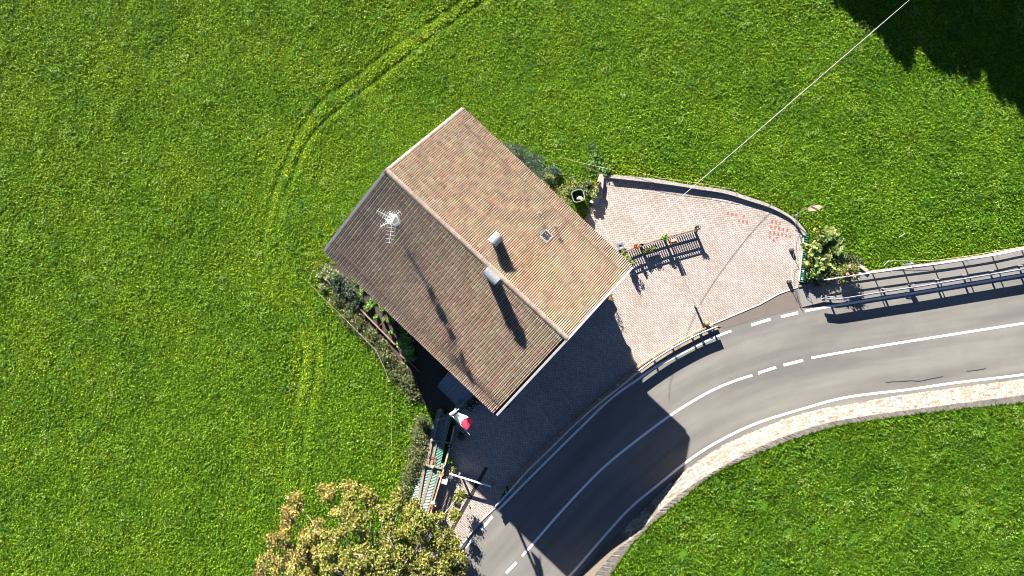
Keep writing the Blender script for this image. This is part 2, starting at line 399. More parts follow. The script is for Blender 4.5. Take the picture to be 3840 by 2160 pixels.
# ------------------------------------------------------------------ road, pavement and paving
def asphalt(name, base, uvbands=True):
    m, nt, bs = newmat(name); v = objco(nt)
    lo = tuple(x * 0.82 for x in base); hi = tuple(x * 1.16 for x in base)
    c = ramp(nt, noise(nt, 22, 6, 0.7, v), [(0.3, lo), (0.7, hi)])
    c = mixc(nt, 0.3, c, ramp(nt, noise(nt, 0.7, 4, 0.6, v), [(0.3, (0.72,) * 3), (0.7, (1.1,) * 3)]), 'MULTIPLY')
    if uvbands:
        u = objco(nt, (0.012, 1.0, 1), 0, True)
        c = mixc(nt, 0.75, c, ramp(nt, noise(nt, 6.5, 3, 0.5, u), [(0.34, (0.66, 0.66, 0.68)), (0.64, (1.14, 1.13, 1.10))]), 'MULTIPLY')
    sp = nt.nodes.new("ShaderNodeTexVoronoi"); sp.inputs["Scale"].default_value = 3.2; nt.links.new(v, sp.inputs["Vector"])
    c = mixc(nt, ramp(nt, sp.outputs["Distance"], [(0.05, (0.55,) * 3), (0.10, (0,) * 3)]), c, (0.03, 0.03, 0.03))
    nt.links.new(c, bs.inputs["Base Color"]); bs.inputs["Roughness"].default_value = 0.88; bs.inputs["Specular IOR Level"].default_value = 0.3
    bump(nt, bs, noise(nt, 60, 4, 0.7, v), 0.35, 0.01); return m
M_ASPH = asphalt("asphalt", (0.118, 0.113, 0.104))
N = 160
la = resample(offset(catmull(G(LINE_L), 0.4), 0.42), N); rb = resample(offset(catmull(G(W_BOT), 0.4), -0.25), N)
mb = MB(); K = 8; uv = []; L = 0
for i in range(N):
    if i: L += (la[i] - la[i - 1]).length
    for k in range(K + 1):
        p = la[i].lerp(rb[i], k / K); mb.v.append((p.x, p.y, 0.004)); uv.append((L, k / K))
for i in range(N - 1):
    for k in range(K):
        a = i * (K + 1) + k; mb.f.append((a, a + 1, a + K + 2, a + K + 1)); mb.m.append(0); mb.c.append((1, 1, 1))
mb.uv = uv; tag(mb.build("road", M_ASPH), kind='structure')

M_PAINT, nt, bs = newmat("road_paint"); v = objco(nt)
c = mixc(nt, ramp(nt, noise(nt, 7, 6, 0.75, v), [(0.56, (0, 0, 0)), (0.72, (0.75,) * 3)]), (0.52, 0.52, 0.50), (0.16, 0.155, 0.145)); nt.links.new(c, bs.inputs["Base Color"]); bs.inputs["Roughness"].default_value = 0.7
def marking(pts, w, z=0.012):
    pts = catmull([Vector((p.x, p.y, z)) for p in pts], 0.35); mb = MB(); mb.strip(offset(pts, w / 2), offset(pts, -w / 2)); return mb
def cut(line, a, b):
    "piece of a pixel polyline between two x positions"
    pts = catmull([Vector((x, y, 0)) for x, y in line], 4.0); q = [p for p in pts if a <= p.x <= b]
    return [P(p.x, p.y) for p in (q[::6] + [q[-1]])]
for nm, line, a, b, w in (("edge_line", LINE_L, 1868, 2742, 0.16), ("edge_line", LINE_L, 3018, 4200, 0.16), ("edge_line", LINE_R, 1960, 4200, 0.16),
                          ("center_line", LINE_C, 1958, 2821, 0.16), ("center_line", LINE_C, 3042, 4200, 0.16)):
    tag(marking(cut(line, a, b), w).build(nm, M_PAINT), kind='structure')
for line, a, b in ((LINE_L, 1642, 1690), (LINE_L, 1742, 1775), (LINE_L, 1802, 1849), (LINE_L, 2817, 2889), (LINE_L, 2925, 2993),
                   (LINE_C, 1898, 1937), (LINE_C, 2840, 2911), (LINE_C, 2935, 3011)):
    tag(marking(cut(line, a, b), 0.19).build("dash_line", M_PAINT), kind='structure')
# hairline cracks in the asphalt
mb = MB()
for pts in ([(3322,1436),(3360,1432),(3410,1428),(3450,1428),(3490,1421),(3540,1413)], [(3625,1393),(3660,1389),(3697,1381)],
            [(2985,1083),(2992,1105),(2998,1130),(3006,1150)], [(3014,1076),(3022,1100),(3040,1122),(3050,1138)]):
    q = [P(x + random.uniform(-3, 3), y + random.uniform(-2, 2), 0.02 if pts[0][0] > 3100 else 0.215) for x, y in pts]
    q = catmull(q, 0.2); q = [p + Vector((random.uniform(-.02, .02), random.uniform(-.02, .02), 0)) for p in q]
    mb.strip(offset(q, 0.02), offset(q, -0.02))
tag(mb.build("road_crack", simple("crack", (0.03, 0.03, 0.03), 0.95)), kind='structure')

# footway behind the guardrail, ramping down to the forecourt
M_FOOT = asphalt("footway_asphalt", (0.125, 0.118, 0.110), False)
ra = resample(catmull(G([(2990,1074)] + [(3030,1062)] + RAILS), 0.4), 90); rb2 = resample(catmull(G([(3006,1152), (3050,1141)] + [(x, y + 12) for x, y in GR_E]), 0.4), 90)
mb = MB()
for q in (ra, rb2):
    for p in q: p.z = 0.02 + 0.16 * min(1, max(0, (p.x - P(3000, 0).x) / 1.6))
mb.strip(ra, rb2); low = [Vector((p.x, p.y, -0.02)) for p in rb2]; mb.strip(rb2, low)
tag(mb.build("footway", M_FOOT), kind='structure')
mb = MB(); mb.prism(G([(2668,1219),(2850,1143),(2920,1104),(2991,1078),(3006,1152),(2990,1156),(2920,1176),(2850,1193),(2721,1232)])[::-1], -0.02, 0.010)
tag(mb.build("driveway_apron", asphalt("apron_asphalt", (0.095, 0.078, 0.068), False)), kind='structure')

def paver(name, rot, bw=0.25, bh=0.125):
    m, nt, bs = newmat(name); v = objco(nt, None, rot)
    b = nt.nodes.new("ShaderNodeTexBrick"); nt.links.new(v, b.inputs["Vector"]); b.inputs["Scale"].default_value = 1.0
    b.inputs["Brick Width"].default_value = bw; b.inputs["Row Height"].default_value = bh; b.inputs["Mortar Size"].default_value = 0.012
    b.inputs["Color1"].default_value = (0.275, 0.238, 0.215, 1); b.inputs["Color2"].default_value = (0.20, 0.172, 0.152, 1); b.inputs["Mortar"].default_value = (0.06, 0.052, 0.046, 1)
    b.inputs["Mortar Smooth"].default_value = 0.2
    w = objco(nt); c = mixc(nt, 0.8, b.outputs["Color"], ramp(nt, noise(nt, 0.55, 5, 0.6, w), [(0.3, (0.86, 0.82, 0.77)), (0.6, (1.08, 1.08, 1.09))]), 'MULTIPLY')
    c = mixc(nt, 0.5, c, ramp(nt, noise(nt, 9, 4, 0.7, w), [(0.3, (0.75, 0.72, 0.70)), (0.6, (1.12, 1.12, 1.12))]), 'MULTIPLY')
    c = mixc(nt, ramp(nt, noise(nt, 1.6, 5, 0.7, w), [(0.62, (0, 0, 0)), (0.75, (0.5,) * 3)]), c, (0.25, 0.18, 0.12))
    nt.links.new(c, bs.inputs["Base Color"]); bs.inputs["Roughness"].default_value = 0.85
    bump(nt, bs, b.outputs["Fac"], -0.5, 0.012); return m
M_PAV1 = paver("pavers_straight", R(7)); M_PAV2 = paver("pavers_diagonal", R(38))
Zc = 0.03
cin = [(2258,664)] + CW_IN[1:] + [(3006,890)]
upper = cin + [(2958,886),(2700,874),(2608,862),(2478,893),(2335,938),(2290,905),(2150,870),(2189,824),(2214,759),(2228,715)]
lower = [(2958,886),(3006,890),(2998,1062),(2990,1077),(2920,1102),(2850,1141),(2668,1217)] + K_IN[1:] + [(1859,1902),(1809,1948),(1735,2039),(1640,2160),(1520,2300),(1480,2200),(1560,2010),(1613,1918),(1660,1765),(1690,1657),(1712,1560),(1740,1440),(1900,1300),(2100,1050),(2150,870),(2290,905),(2335,938),(2478,893),(2608,862),(2700,874)]
mb = MB(); mb.prism(G(upper)[::-1], -0.05, Zc, m=0); mb.prism(G(lower)[::-1], -0.05, Zc, m=1)
def tri(o):
    bm = bmesh.new(); bm.from_mesh(o.data); bmesh.ops.triangulate(bm, faces=[f for f in bm.faces if len(f.verts) > 4]); bm.to_mesh(o.data); bm.free()
pv = mb.build("forecourt_paving", [M_PAV1, M_PAV2]); tri(pv); tag(pv, kind='structure')
# red inlaid pavers (waisted blocks)
mb = MB(); ff = 600 / 2572
for zx, zy in [(555,645),(620,655),(683,667),(812,690),(732,765),(795,777),(860,788),(1263,780),(1327,790),(1392,803),(1247,865),(1312,875),(1377,888),(1440,902),(1507,918),(1232,950),(1297,963),(1362,975),(1425,988),(1490,1003),(1553,1015),(1228,1028),(1335,1042),(1290,1083)]:
    c = P(2600 + zx * ff, 650 + zy * ff); a = R(-8) if zy < 1020 else R(30)
    ax = Vector((math.cos(a), math.sin(a))); ay = Vector((-ax.y, ax.x)); k = random.uniform(0.85, 1.15)
    sh = [(-.075,-.10),(.075,-.10),(.055,-.03),(.055,.03),(.075,.10),(-.075,.10),(-.055,.03),(-.055,-.03)]
    if zy > 1020 and zx != 1290: sh = [(-.10,-.05),(.10,-.05),(.05,.06),(-.05,.06)]
    mb.prism([(c.x + ax.x * x + ay.x * y, c.y + ax.y * x + ay.y * y) for x, y in sh], Zc - 0.01, Zc + 0.004, (0.20 * k, 0.062 * k, 0.056 * k))
tag(mb.build("red_pavers", attrmat("red_paver", 0.85, 0.2, 20)), kind='structure')
# kerb wall between forecourt and road
M_CONC = simple("concrete", (0.30, 0.27, 0.225), 0.9, 0, 0.25, 3, 0.35)
M_CONCY = simple("weathered_concrete", (0.24, 0.185, 0.12), 0.9, 0, 0.3, 2.2, 0.35)
ki = resample(catmull(G(K_IN), 0.4), 60); ko = resample(catmull(G(K_OUT), 0.4), 60)
mb = MB(); up = Vector((0, 0, 0.19)); lip = Vector((0, 0, 0.23)); k2 = [a.lerp(b, 0.22) for a, b in zip(ki, ko)]
mb.strip([p + lip for p in ki], [p + lip for p in k2]); mb.strip([p + lip for p in k2], [p + up for p in k2]); mb.strip([p + up for p in k2], [p + up for p in ko])
mb.strip([p + up for p in ko], ko); mb.strip(ki, [p + lip for p in ki])
for i in (0, -1): mb.face([ki[i], ki[i] + lip, k2[i] + lip, k2[i] + up, ko[i] + up, ko[i]])
tag(mb.build("kerb", M_CONCY), kind='structure')
mb = MB(); q = G([(2991,1077),(2920,1102),(2850,1141),(2668,1217)], Zc + .012); mb.strip(offset(q, 0.04), offset(q, -0.05))
q = G([(1859,1902),(1809,1948),(1735,2039),(1640,2160)], Zc + .012); mb.strip(offset(q, 0.05), offset(q, -0.05))
tag(mb.build("kerb_edging", simple("edging_stone", (0.42, 0.39, 0.35), 0.85)), kind='structure')
# dark drain grate across the drive
mb = MB(); a, b = P(1825, 1752, Zc), P(1686, 2000, Zc); d = (b - a).normalized(); s = Vector((-d.y, d.x, 0)); L = (b - a).length
for k in (-1, 1): mb.bar(a + s * k * 0.105 + Vector((0, 0, .004)), b + s * k * 0.105 + Vector((0, 0, .004)), 0.03, 0.02)
for i in range(int(L / 0.06)): q = a + d * (i * 0.06 + 0.03); mb.bar(q - s * 0.09 + Vector((0, 0, .003)), q + s * 0.09 + Vector((0, 0, .003)), 0.034, 0.014)
mb.bar(a + Vector((0, 0, -.004)), b + Vector((0, 0, -.004)), 0.2, 0.012)
tag(mb.build("drain_grate", simple("dark_grate", (0.022, 0.017, 0.015), 0.7, 0.0, 0.4), origin=(a + b) / 2), "long dark drain grate running across the paved drive under the white barrier arm", "drain")

# ------------------------------------------------------------------ stone retaining wall
w_bot = resample(catmull(G(W_BOT), 0.4), 400); w_top = resample(catmull(G(W_TOP, 2.08), 0.4), 400); w_g = resample(catmull(G(W_GRS, Z_TER), 0.4), 400)
root = empty("retaining_wall", w_bot[200], "long curved battered wall of pale tan fieldstone beside the road", "stone wall")
M_STONE = attrmat("fieldstone", 0.9, 0.28, 9, 0.5)
mb = MB(); mb.strip(w_bot, w_top, (0.085, 0.068, 0.05))
lenw = sum((b - a).length for a, b in zip(w_bot, w_bot[1:])); nrow = 9
PAL_S = [(0.34, 0.29, 0.23), (0.38, 0.345, 0.295), (0.29, 0.235, 0.18), (0.40, 0.37, 0.33), (0.35, 0.305, 0.26), (0.23, 0.155, 0.11), (0.31, 0.28, 0.25), (0.36, 0.30, 0.22), (0.39, 0.355, 0.31), (0.36, 0.33, 0.28)]
def wp(u, v, h):
    u = min(0.9999, max(0, u)) * 399; i = int(u); t = u - i
    a = w_bot[i].lerp(w_bot[min(399, i + 1)], t); b = w_top[i].lerp(w_top[min(399, i + 1)], t); p = a.lerp(b, v)
    tg = (w_bot[min(399, i + 1)] - w_bot[i]); n = tg.cross(b - a).normalized()
    if n.z < 0: n = -n
    return p + n * h
for r in range(nrow):
    u = -random.random() * 0.3
    while u < lenw:
        w = random.uniform(0.16, 0.5); u0, u1 = u / lenw, (u + w) / lenw; v0, v1 = r / nrow, (r + 1) / nrow; c = random.choice(PAL_S); k = random.uniform(0.85, 1.1); k *= random.choice((.36, .5, .58, .66)); c = (c[0], c[1] * .97, c[2] * .92); c = tuple(min(0.62, x * k) for x in c)
        rim = []; top = []; h = random.uniform(0.012, 0.04); cu, cv = (u0 + u1) / 2, (v0 + v1) / 2; jit = random.uniform(-0.03, 0.03)
        for g in range(7):
            a = 2 * math.pi * (g + random.uniform(-.3, .3)) / 7; q = (abs(math.cos(a)) ** 3 + abs(math.sin(a)) ** 3) ** (-1 / 3)
            du, dv = math.cos(a) * q * (u1 - u0) * 0.5, math.sin(a) * q * (v1 - v0) * 0.55
            rim.append(wp(cu + du, min(1, max(0, cv + dv + jit)), 0.0)); top.append(wp(cu + du * 0.84, min(1, max(0, cv + dv * 0.80 + jit)), h))
        b = len(mb.v); mb.v += [tuple(p) for p in rim + top]
        for g in range(7): mb.f.append((b + g, b + (g + 1) % 7, b + 7 + (g + 1) % 7, b + 7 + g)); mb.m.append(0); mb.c.append(c)
        mb.f.append(tuple(range(b + 7, b + 14))); mb.m.append(0); mb.c.append(c); u += w + 0.015
mb.build("stone_face", M_STONE, root)
mb = MB(); j = [Vector((random.uniform(-.03, .03), random.uniform(-.03, .03), random.uniform(-.01, .04))) for _ in w_top]
t1 = [p + q + Vector((0, 0, .03)) for p, q in zip(w_top, j)]; g1 = [p + Vector((0, 0, -0.02)) for p in w_g]
mb.strip(t1, g1); mb.strip([p - Vector((0, 0, .12)) for p in t1], t1); mb.strip(g1, [p - Vector((0, 0, .5)) for p in g1])
mb.build("coping", simple("wall_coping", (0.125, 0.11, 0.098), 0.95, 0, 0.4, 4, 0.5), root)

# ------------------------------------------------------------------ curved forecourt wall
mb = MB(); ci = resample(catmull(G(CW_IN[1:], .25), 0.3), 80); co = resample(catmull(G(CW_OUT[1:], .25), 0.3), 80)
for i in range(80): ci[i].z = co[i].z = 0.30 - 0.10 * i / 79
dn = Vector((0, 0, -.5)); mb.strip(ci, co); mb.strip([p + dn for p in ci], ci); mb.strip(co, [p + dn for p in co])
for i in (0, -1): mb.face([ci[i], co[i], co[i] + dn, ci[i] + dn])
a = G([CW_IN[0], CW_IN[1]], 0.14); b = G([CW_OUT[0], CW_OUT[1]], 0.14); mb.strip(a, b); mb.strip([p - Vector((0, 0, .14)) for p in a], a); mb.face([a[0], b[0], b[0] - Vector((0, 0, .14)), a[0] - Vector((0, 0, .14))])
tag(mb.build("curved_wall", simple("grey_concrete", (0.27, 0.245, 0.215), 0.92, 0, 0.35, 7, 0.5), origin=P(2717, 718)), "low curved grey concrete wall round the far edge of the paved forecourt", "wall")

# ------------------------------------------------------------------ the house
ZL, ZRG, ZR = 6.4, 8.3, 5.6
LT, RA, RT, RB, LB, RBr = P(1218, 940, ZL), P(1450, 640, ZRG), P(1735, 408, ZR), P(2368, 1000, ZR), P(1860, 1553, ZL), P(2125, 1268, ZRG)
house = empty("alpine_house", (LT + RB) / 2 * Vector((1, 1, 0)) if False else Vector(((LT.x + RB.x) / 2, (LT.y + RB.y) / 2, 0)), "gabled house under a weathered pink and cream tiled roof in the middle of the picture", "house")
def slope_patch(e0, e1, r0, r1, dark):
    "tiled slope; e = eave corners, r = ridge corners"
    mb = MB(); n = (e1 - e0).cross(r0 - e0).normalized()
    if n.z < 0: n = -n
    S = int((e1 - e0).length / 0.120); M = int((r0 - e0).length / 0.30)
    def q(u, v, h): return (e0.lerp(e1, u)).lerp(r0.lerp(r1, u), v) + n * h
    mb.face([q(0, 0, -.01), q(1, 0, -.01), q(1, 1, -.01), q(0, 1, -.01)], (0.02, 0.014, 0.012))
    pr = [(-.5, -.012), (-.40, .036), (-.14, .058), (.14, .056), (.38, .034), (.5, -.012)]
    for r in range(M):
        for cidx in range(S // 2):
            u0 = 2 * cidx / S; tu, tv = (cidx + .5) * 2 / S, (r + .5) / M
            x = q(tu, tv, 0); a = float(lownoise(np.array([x.x]), np.array([x.y]), 51, 2.2)[0]); b = float(lownoise(np.array([x.x]), np.array([x.y]), 52, 1.1)[0]); big = float(lownoise(np.array([x.x]), np.array([x.y]), 53, 8)[0])
            def rollcol():
                w = random.random() + 0.10 * a
                c = (0.235, 0.135, 0.108) if w < .14 else (0.275, 0.190, 0.152) if w < .50 else (0.295, 0.228, 0.175) if w < .84 else (0.300, 0.252, 0.168) if w < .97 else (0.30, 0.28, 0.245)
                mean = (0.285, 0.210, 0.160); f = 0.62
                return [m_ + (y - m_) * f for y, m_ in zip(c, mean)]
            k = random.uniform(0.92, 1.08) * (1 + 0.10 * b)
            g = 0.0
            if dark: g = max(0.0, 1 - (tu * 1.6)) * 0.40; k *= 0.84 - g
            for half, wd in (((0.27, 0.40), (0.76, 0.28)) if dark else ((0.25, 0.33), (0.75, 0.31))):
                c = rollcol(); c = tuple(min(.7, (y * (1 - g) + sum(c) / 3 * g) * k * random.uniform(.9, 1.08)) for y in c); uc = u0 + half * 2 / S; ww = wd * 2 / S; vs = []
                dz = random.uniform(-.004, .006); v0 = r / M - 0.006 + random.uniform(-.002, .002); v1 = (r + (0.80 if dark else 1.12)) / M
                for (vv, lift) in ((v0, 0.055 + dz), (v1, -0.004 if dark else 0.004)):
                    for t, h in pr: vs.append(q(uc + t * ww, vv, h * 1.25 + lift))
                vs += [q(uc - .5 * ww, v0, -.005), q(uc + .5 * ww, v0, -.005)]
                fs = [(i, i + 1, 7 + i, 6 + i) for i in range(5)] + [(12, 0, 1, 2, 3, 4, 5, 13), (12, 0, 6), (13, 5, 11)]
                fs.append((11, 10, 9, 8, 7, 6)); mb.add(vs, fs, c)
            # flat pan between the two rolls, painted near-black to deepen the groove shade
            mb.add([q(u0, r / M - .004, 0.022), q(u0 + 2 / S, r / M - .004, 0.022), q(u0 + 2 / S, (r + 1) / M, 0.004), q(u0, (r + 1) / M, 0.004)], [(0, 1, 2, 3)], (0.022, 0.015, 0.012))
    return mb, n
M_TILE = attrmat("roof_tile", 0.85, 0.42, 22, 0.3, 0, 0.2)
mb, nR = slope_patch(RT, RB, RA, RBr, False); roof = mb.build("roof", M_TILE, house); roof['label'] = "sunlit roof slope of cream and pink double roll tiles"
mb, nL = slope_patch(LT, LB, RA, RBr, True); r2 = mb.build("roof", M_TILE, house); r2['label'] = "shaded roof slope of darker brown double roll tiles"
# deck under the tiles
mb = MB(); dk = Vector((0, 0, -0.16)); t0 = Vector((0, 0, -0.03))
for e0, e1, r0, r1 in ((RT, RB, RA, RBr), (LT, LB, RA, RBr)):
    mb.add([e0 + t0, e1 + t0, r1 + t0, r0 + t0, e0 + dk, e1 + dk, r1 + dk, r0 + dk], [(0, 1, 2, 3), (7, 6, 5, 4), (0, 1, 5, 4), (0, 3, 7, 4), (1, 2, 6, 5)])
mb.build("roof_deck", simple("dark_timber", (0.06, 0.035, 0.02), 0.8), house)
# ridge caps
mb = MB(); dr = (RBr - RA); LR = dr.length; dr.normalize(); n = int(LR / 0.40); sd = Vector((-dr.y, dr.x, 0)).normalized()
for i in range(n):
    a = RA + dr * (LR * i / n - 0.03); b = RA + dr * (LR * (i + 1) / n + 0.02); k = random.uniform(.85, 1.1); c = (0.24 * k, 0.19 * k, 0.15 * k); vs = []
    for p, rr, lf in ((a, 0.165, 0.02), (b, 0.145, -0.005)):
        for g in range(9):
            an = math.pi * g / 8; vs.append(p + sd * math.cos(an) * rr + Vector((0, 0, math.sin(an) * rr * 0.75 + 0.01 + lf)))
    mb.add(vs, [(g, g + 1, 10 + g, 9 + g) for g in range(8)] + [tuple(range(9))], c)
    vs = []
    for p, rr in ((a - dr * .015, 0.185), (a + dr * .03, 0.185)):
        for g in range(9): an = math.pi * g / 8; vs.append(p + sd * math.cos(an) * rr + Vector((0, 0, math.sin(an) * rr * 0.75 + 0.03)))
    mb.add(vs, [(g, g + 1, 10 + g, 9 + g) for g in range(8)] + [tuple(range(9)), tuple(range(9, 18))], tuple(x * .8 for x in c))
mb.build("ridge_cap", M_TILE, house)
# verge flashings and gutters
M_WHITE = simple("pale_metal", (0.42, 0.40, 0.38), 0.5, 0.1, 0.12, 5, 0.1); M_GREYM = simple("grey_metal", (0.22, 0.24, 0.27), 0.45, 0.5, 0.15)
def verge(a, b, out, mat, w=0.13):
    mb = MB(); u = (b - a).normalized(); z = Vector((0, 0, 0.06)); mb.bar(a + out * w / 2 + z, b + out * w / 2 + z, w, 0.05); mb.bar(a + out * (w + .012) - z, b + out * (w + .012) - z, 0.024, 0.2); return mb.build("verge_trim", mat, house)
verge(RB, RBr, dr * Vector((1, 1, 0)), M_WHITE); verge(LB, RBr, dr * Vector((1, 1, 0)), M_WHITE)
verge(RT, RA, -dr * Vector((1, 1, 0)), M_WHITE, 0.075); verge(LT, RA, -dr * Vector((1, 1, 0)), M_GREYM, 0.09)
for a, b, nn in ((RT, RB, -sd if (-sd).dot(RT - RA) > 0 else sd), (LT, LB, sd if sd.dot(LT - RA) > 0 else -sd)):
    mb = MB(); o = nn * 0.05 + Vector((0, 0, -0.10)); vs = []
    for p in (a, b):
        for g in range(7): an = math.pi * (1 + g / 6); vs.append(p + o + nn * math.cos(an) * 0.065 + Vector((0, 0, math.sin(an) * 0.065)))
    mb.add(vs, [(g, g + 1, 8 + g, 7 + g) for g in range(6)]); mb.build("gutter", simple("dark_gutter", (0.07, 0.05, 0.04), 0.5, 0.3), house)
# snow guards
M_GUARD = simple("snow_guard_metal", (0.14, 0.09, 0.075), 0.5, 0.3)
for e0, e1, r0, r1, n, v in ((RT, RB, RA, RBr, nR, 0.135), (LT, LB, RA, RBr, nL, 0.125)):
    a = e0.lerp(r0, v); b = e1.lerp(r1, v); a2 = a.lerp(b, 0.045); b2 = a.lerp(b, 0.965); mb = MB(); L = (b2 - a2).length
    for h in (0.10, 0.17, 0.24): mb.tube([a2 + n * h, b2 + n * h], 0.013, 5)
    k = int(L / 0.16); dn2 = (e0 - r0).normalized()
    for i in range(k + 1):
        p = a2.lerp(b2, i / k); mb.bar(p + n * 0.04, p + n * 0.25, 0.016, 0.016)
        if i % 4 == 0: mb.bar(p + n * 0.05, p + n * 0.22 + dn2 * 0.16, 0.03, 0.01)
    mb.build("snow_guard", M_GUARD, house)
# walls
uR = (RB - RT).normalized(); uR.z = 0; uR.normalize(); acr = (LT - RT); acr.z = 0; acr.normalize()
inn = 0.45; c1 = RT + acr * inn + uR * 0.6; c2 = RB + acr * inn - uR * 2.4; c3 = LB - acr * inn - uR * 2.4; c4 = LT - acr * inn + uR * 0.6
def roofz(p):
    s = (p - RT).dot(acr); wd = (LT - RT).length * 1.0; m_ = wd * 0.5
    f = (Vector((RA.x, RA.y, 0)) - Vector((RT.x, RT.y, 0))).dot(acr)
    return ZR + (ZRG - ZR) * s / f if s < f else ZRG + (ZL - ZRG) * (s - f) / (wd - f)
def W0(p, z): return Vector((p.x, p.y, z))
mb = MB(); M_WALL = simple("plaster", (0.50, 0.44, 0.34), 0.9, 0, 0.12, 2, 0.2)
for a, b in ((c1, c2), (c2, c3), (c3, c4), (c4, c1)):
    mid = a.lerp(b, 0.5); f = ((RA - RT) * Vector((1, 1, 0))).dot(acr); pts = [W0(a, -0.3), W0(b, -0.3), W0(b, roofz(b) - .2)]
    if abs((b - a).normalized().dot(acr)) > 0.7:
        s = (a - RT).dot(acr); s2 = (b - RT).dot(acr); t = (f - s) / (s2 - s); pts.append(W0(a.lerp(b, t), ZRG - .22))
    pts.append(W0(a, roofz(a) - .2)); mb.face(pts)
mb.build("wall", M_WALL, house)
M_GLASS = simple("window_glass", (0.03, 0.04, 0.05), 0.08, 0.0, 0.1, 2, 0); M_WOODF = simple("brown_wood", (0.12, 0.06, 0.03), 0.7)
def window(a, b, t, z, w=0.9, h=1.2, door=False):
    u = (b - a) * Vector((1, 1, 0)); u.normalize(); cen = a.lerp(b, t); o = Vector((u.y, -u.x, 0))
    if (cen + o - Vector((house.location.x, house.location.y, 0))).length < (cen - o - Vector((house.location.x, house.location.y, 0))).length: o = -o
    p = Vector((cen.x, cen.y, z)); ax = (u, o, Vector((0, 0, 1))); mb = MB()
    for s in (-1, 1): mb.box(p + u * s * w / 2 + o * .03, (0.09, 0.12, h), ax)
    for s in (-1, 1): mb.box(p + Vector((0, 0, s * (h / 2 + .04))) + o * .03, (w + 0.18, 0.12, 0.09), ax)
    f = mb.build("door" if door else "window", M_WOODF, house); mb = MB()
    mb.box(p + o * .01, (w - .09, 0.03, h - .005), ax); mb.build("door_leaf" if door else "pane", M_WOODF if door else M_GLASS, f)
for t in (0.2, 0.45, 0.7): window(c1, c2, t, 1.6); window(c1, c2, t, 4.2); window(c3, c4, t, 1.6); window(c3, c4, t, 4.4)
for t in (0.2, 0.5, 0.8): window(c2, c3, t, 4.2)
window(c2, c3, 0.25, 1.6); window(c2, c3, 0.75, 1.6); window(c2, c3, 0.5, 1.1, 1.0, 2.1, True); window(c4, c1, 0.3, 4.2); window(c4, c1, 0.7, 4.2)
mb = MB(); a, b = W0(c2, 2.8) + acr * .4, W0(c3, 2.8) - acr * .4; ax = (acr, uR, Vector((0, 0, 1)))
mb.box((a + b) / 2 + uR * 0.62, ((b - a).length, 1.2, 0.14), ax); bal = mb.build("balcony", M_WOODF, house); mb = MB()
for h in (0.5, 0.95): mb.bar(a + uR * 1.2 + Vector((0, 0, h)), b + uR * 1.2 + Vector((0, 0, h)), 0.06, 0.07)
for i in range(60): p = a.lerp(b, (i + .5) / 60) + uR * 1.2; mb.bar(p + Vector((0, 0, .08)), p + Vector((0, 0, .92)), 0.09, 0.02)
mb.build("balcony_railing", M_WOODF, bal)
# chimneys
def chimney(px, py, axis, bl, bw, hbody, plane, n):
    p = on_plane(px, py, plane, n); z = Vector((0, 0, 1)); ax = axis.normalized(); sdv = Vector((-ax.y, ax.x, 0))
    mb = MB(); mb.box(p + z * (hbody / 2 - .35), (bl * .8, bw * .86, hbody + .7), (ax, sdv, z)); ch = mb.build("chimney", simple("chimney_render", (0.13, 0.13, 0.125), 0.8), house)
    mb = MB(); q = p + z * hbody
    for i in (-1, 1):
        for j in (-1, 1): mb.bar(q + ax * i * bl * .36 + sdv * j * bw * .36, q + ax * i * bl * .36 + sdv * j * bw * .36 + z * 0.2, 0.04, 0.04)
    vs = []
    for t in (-.5, .5):
        for g in range(11): an = math.pi * g / 10; vs.append(q + ax * t * bl * 1.1 + sdv * math.cos(an) * bw * .56 + z * (0.17 + math.sin(an) * bw * .42))
    mb.add(vs, [(g, g + 1, 12 + g, 11 + g) for g in range(10)])
    vs = [v - z * .02 for v in vs]; mb.add(vs, [(g, g + 1, 12 + g, 11 + g) for g in range(10)])
    mb.box(q + ax * bl * .62, (bl * .12, bw * .5, .04), (ax, sdv, z)); mb.box(q - z * .02, (bl * .98, bw, .05), (ax, sdv, z))
    mb.build("cowl", simple("galvanised_cowl", (0.27, 0.275, 0.275), 0.5, 0.35, 0.25, 9, 0.1), ch); return ch
slopeR = (RA - RT) * Vector((1, 1, 0))
chimney(1862, 902, slopeR, 0.58, 0.52, 0.95, RT, nR); chimney(1845, 1036, dr * Vector((1, 1, 0)), 0.86, 0.50, 1.0, LT, nL)
# vent pipes
for px, py in ((2021, 806), (2082, 854)):
    p = on_plane(px, py, RT, nR); mb = MB(); z = Vector((0, 0, 1)); mb.tube([p - z * .1, p + z * 0.62], 0.055, 10); vp = mb.build("vent_pipe", simple("dark_pipe", (0.05, 0.035, 0.03), 0.5, 0.3), house, smooth=True)
    mb = MB(); mb.lathe(p + z * 0.62, [(0.05, 0), (0.12, 0.0), (0.125, 0.05), (0.09, 0.12), (0.04, 0.16), (0.0, 0.165)], 14); mb.build("vent_cap", simple("shiny_cap", (0.22, 0.19, 0.18), 0.3, 0.7), vp, smooth=True)
# skylight
p = on_plane(2046, 888, RT, nR); ax = ((RB - RT).normalized(), nR.cross((RB - RT).normalized()), nR); mb = MB()
for s in (-1, 1): mb.box(p + ax[0] * s * .27 + nR * .1, (0.05, 0.60, .14), ax); mb.box(p + ax[1] * s * .275 + nR * .1, (0.49, 0.05, .14), ax)
sk = mb.build("skylight", simple("skylight_frame", (.30,.29,.28), .5), house); mb = MB(); mb.box(p + nR * .11, (.49, .50, .02), ax); mb.build("pane", M_GLASS, sk)
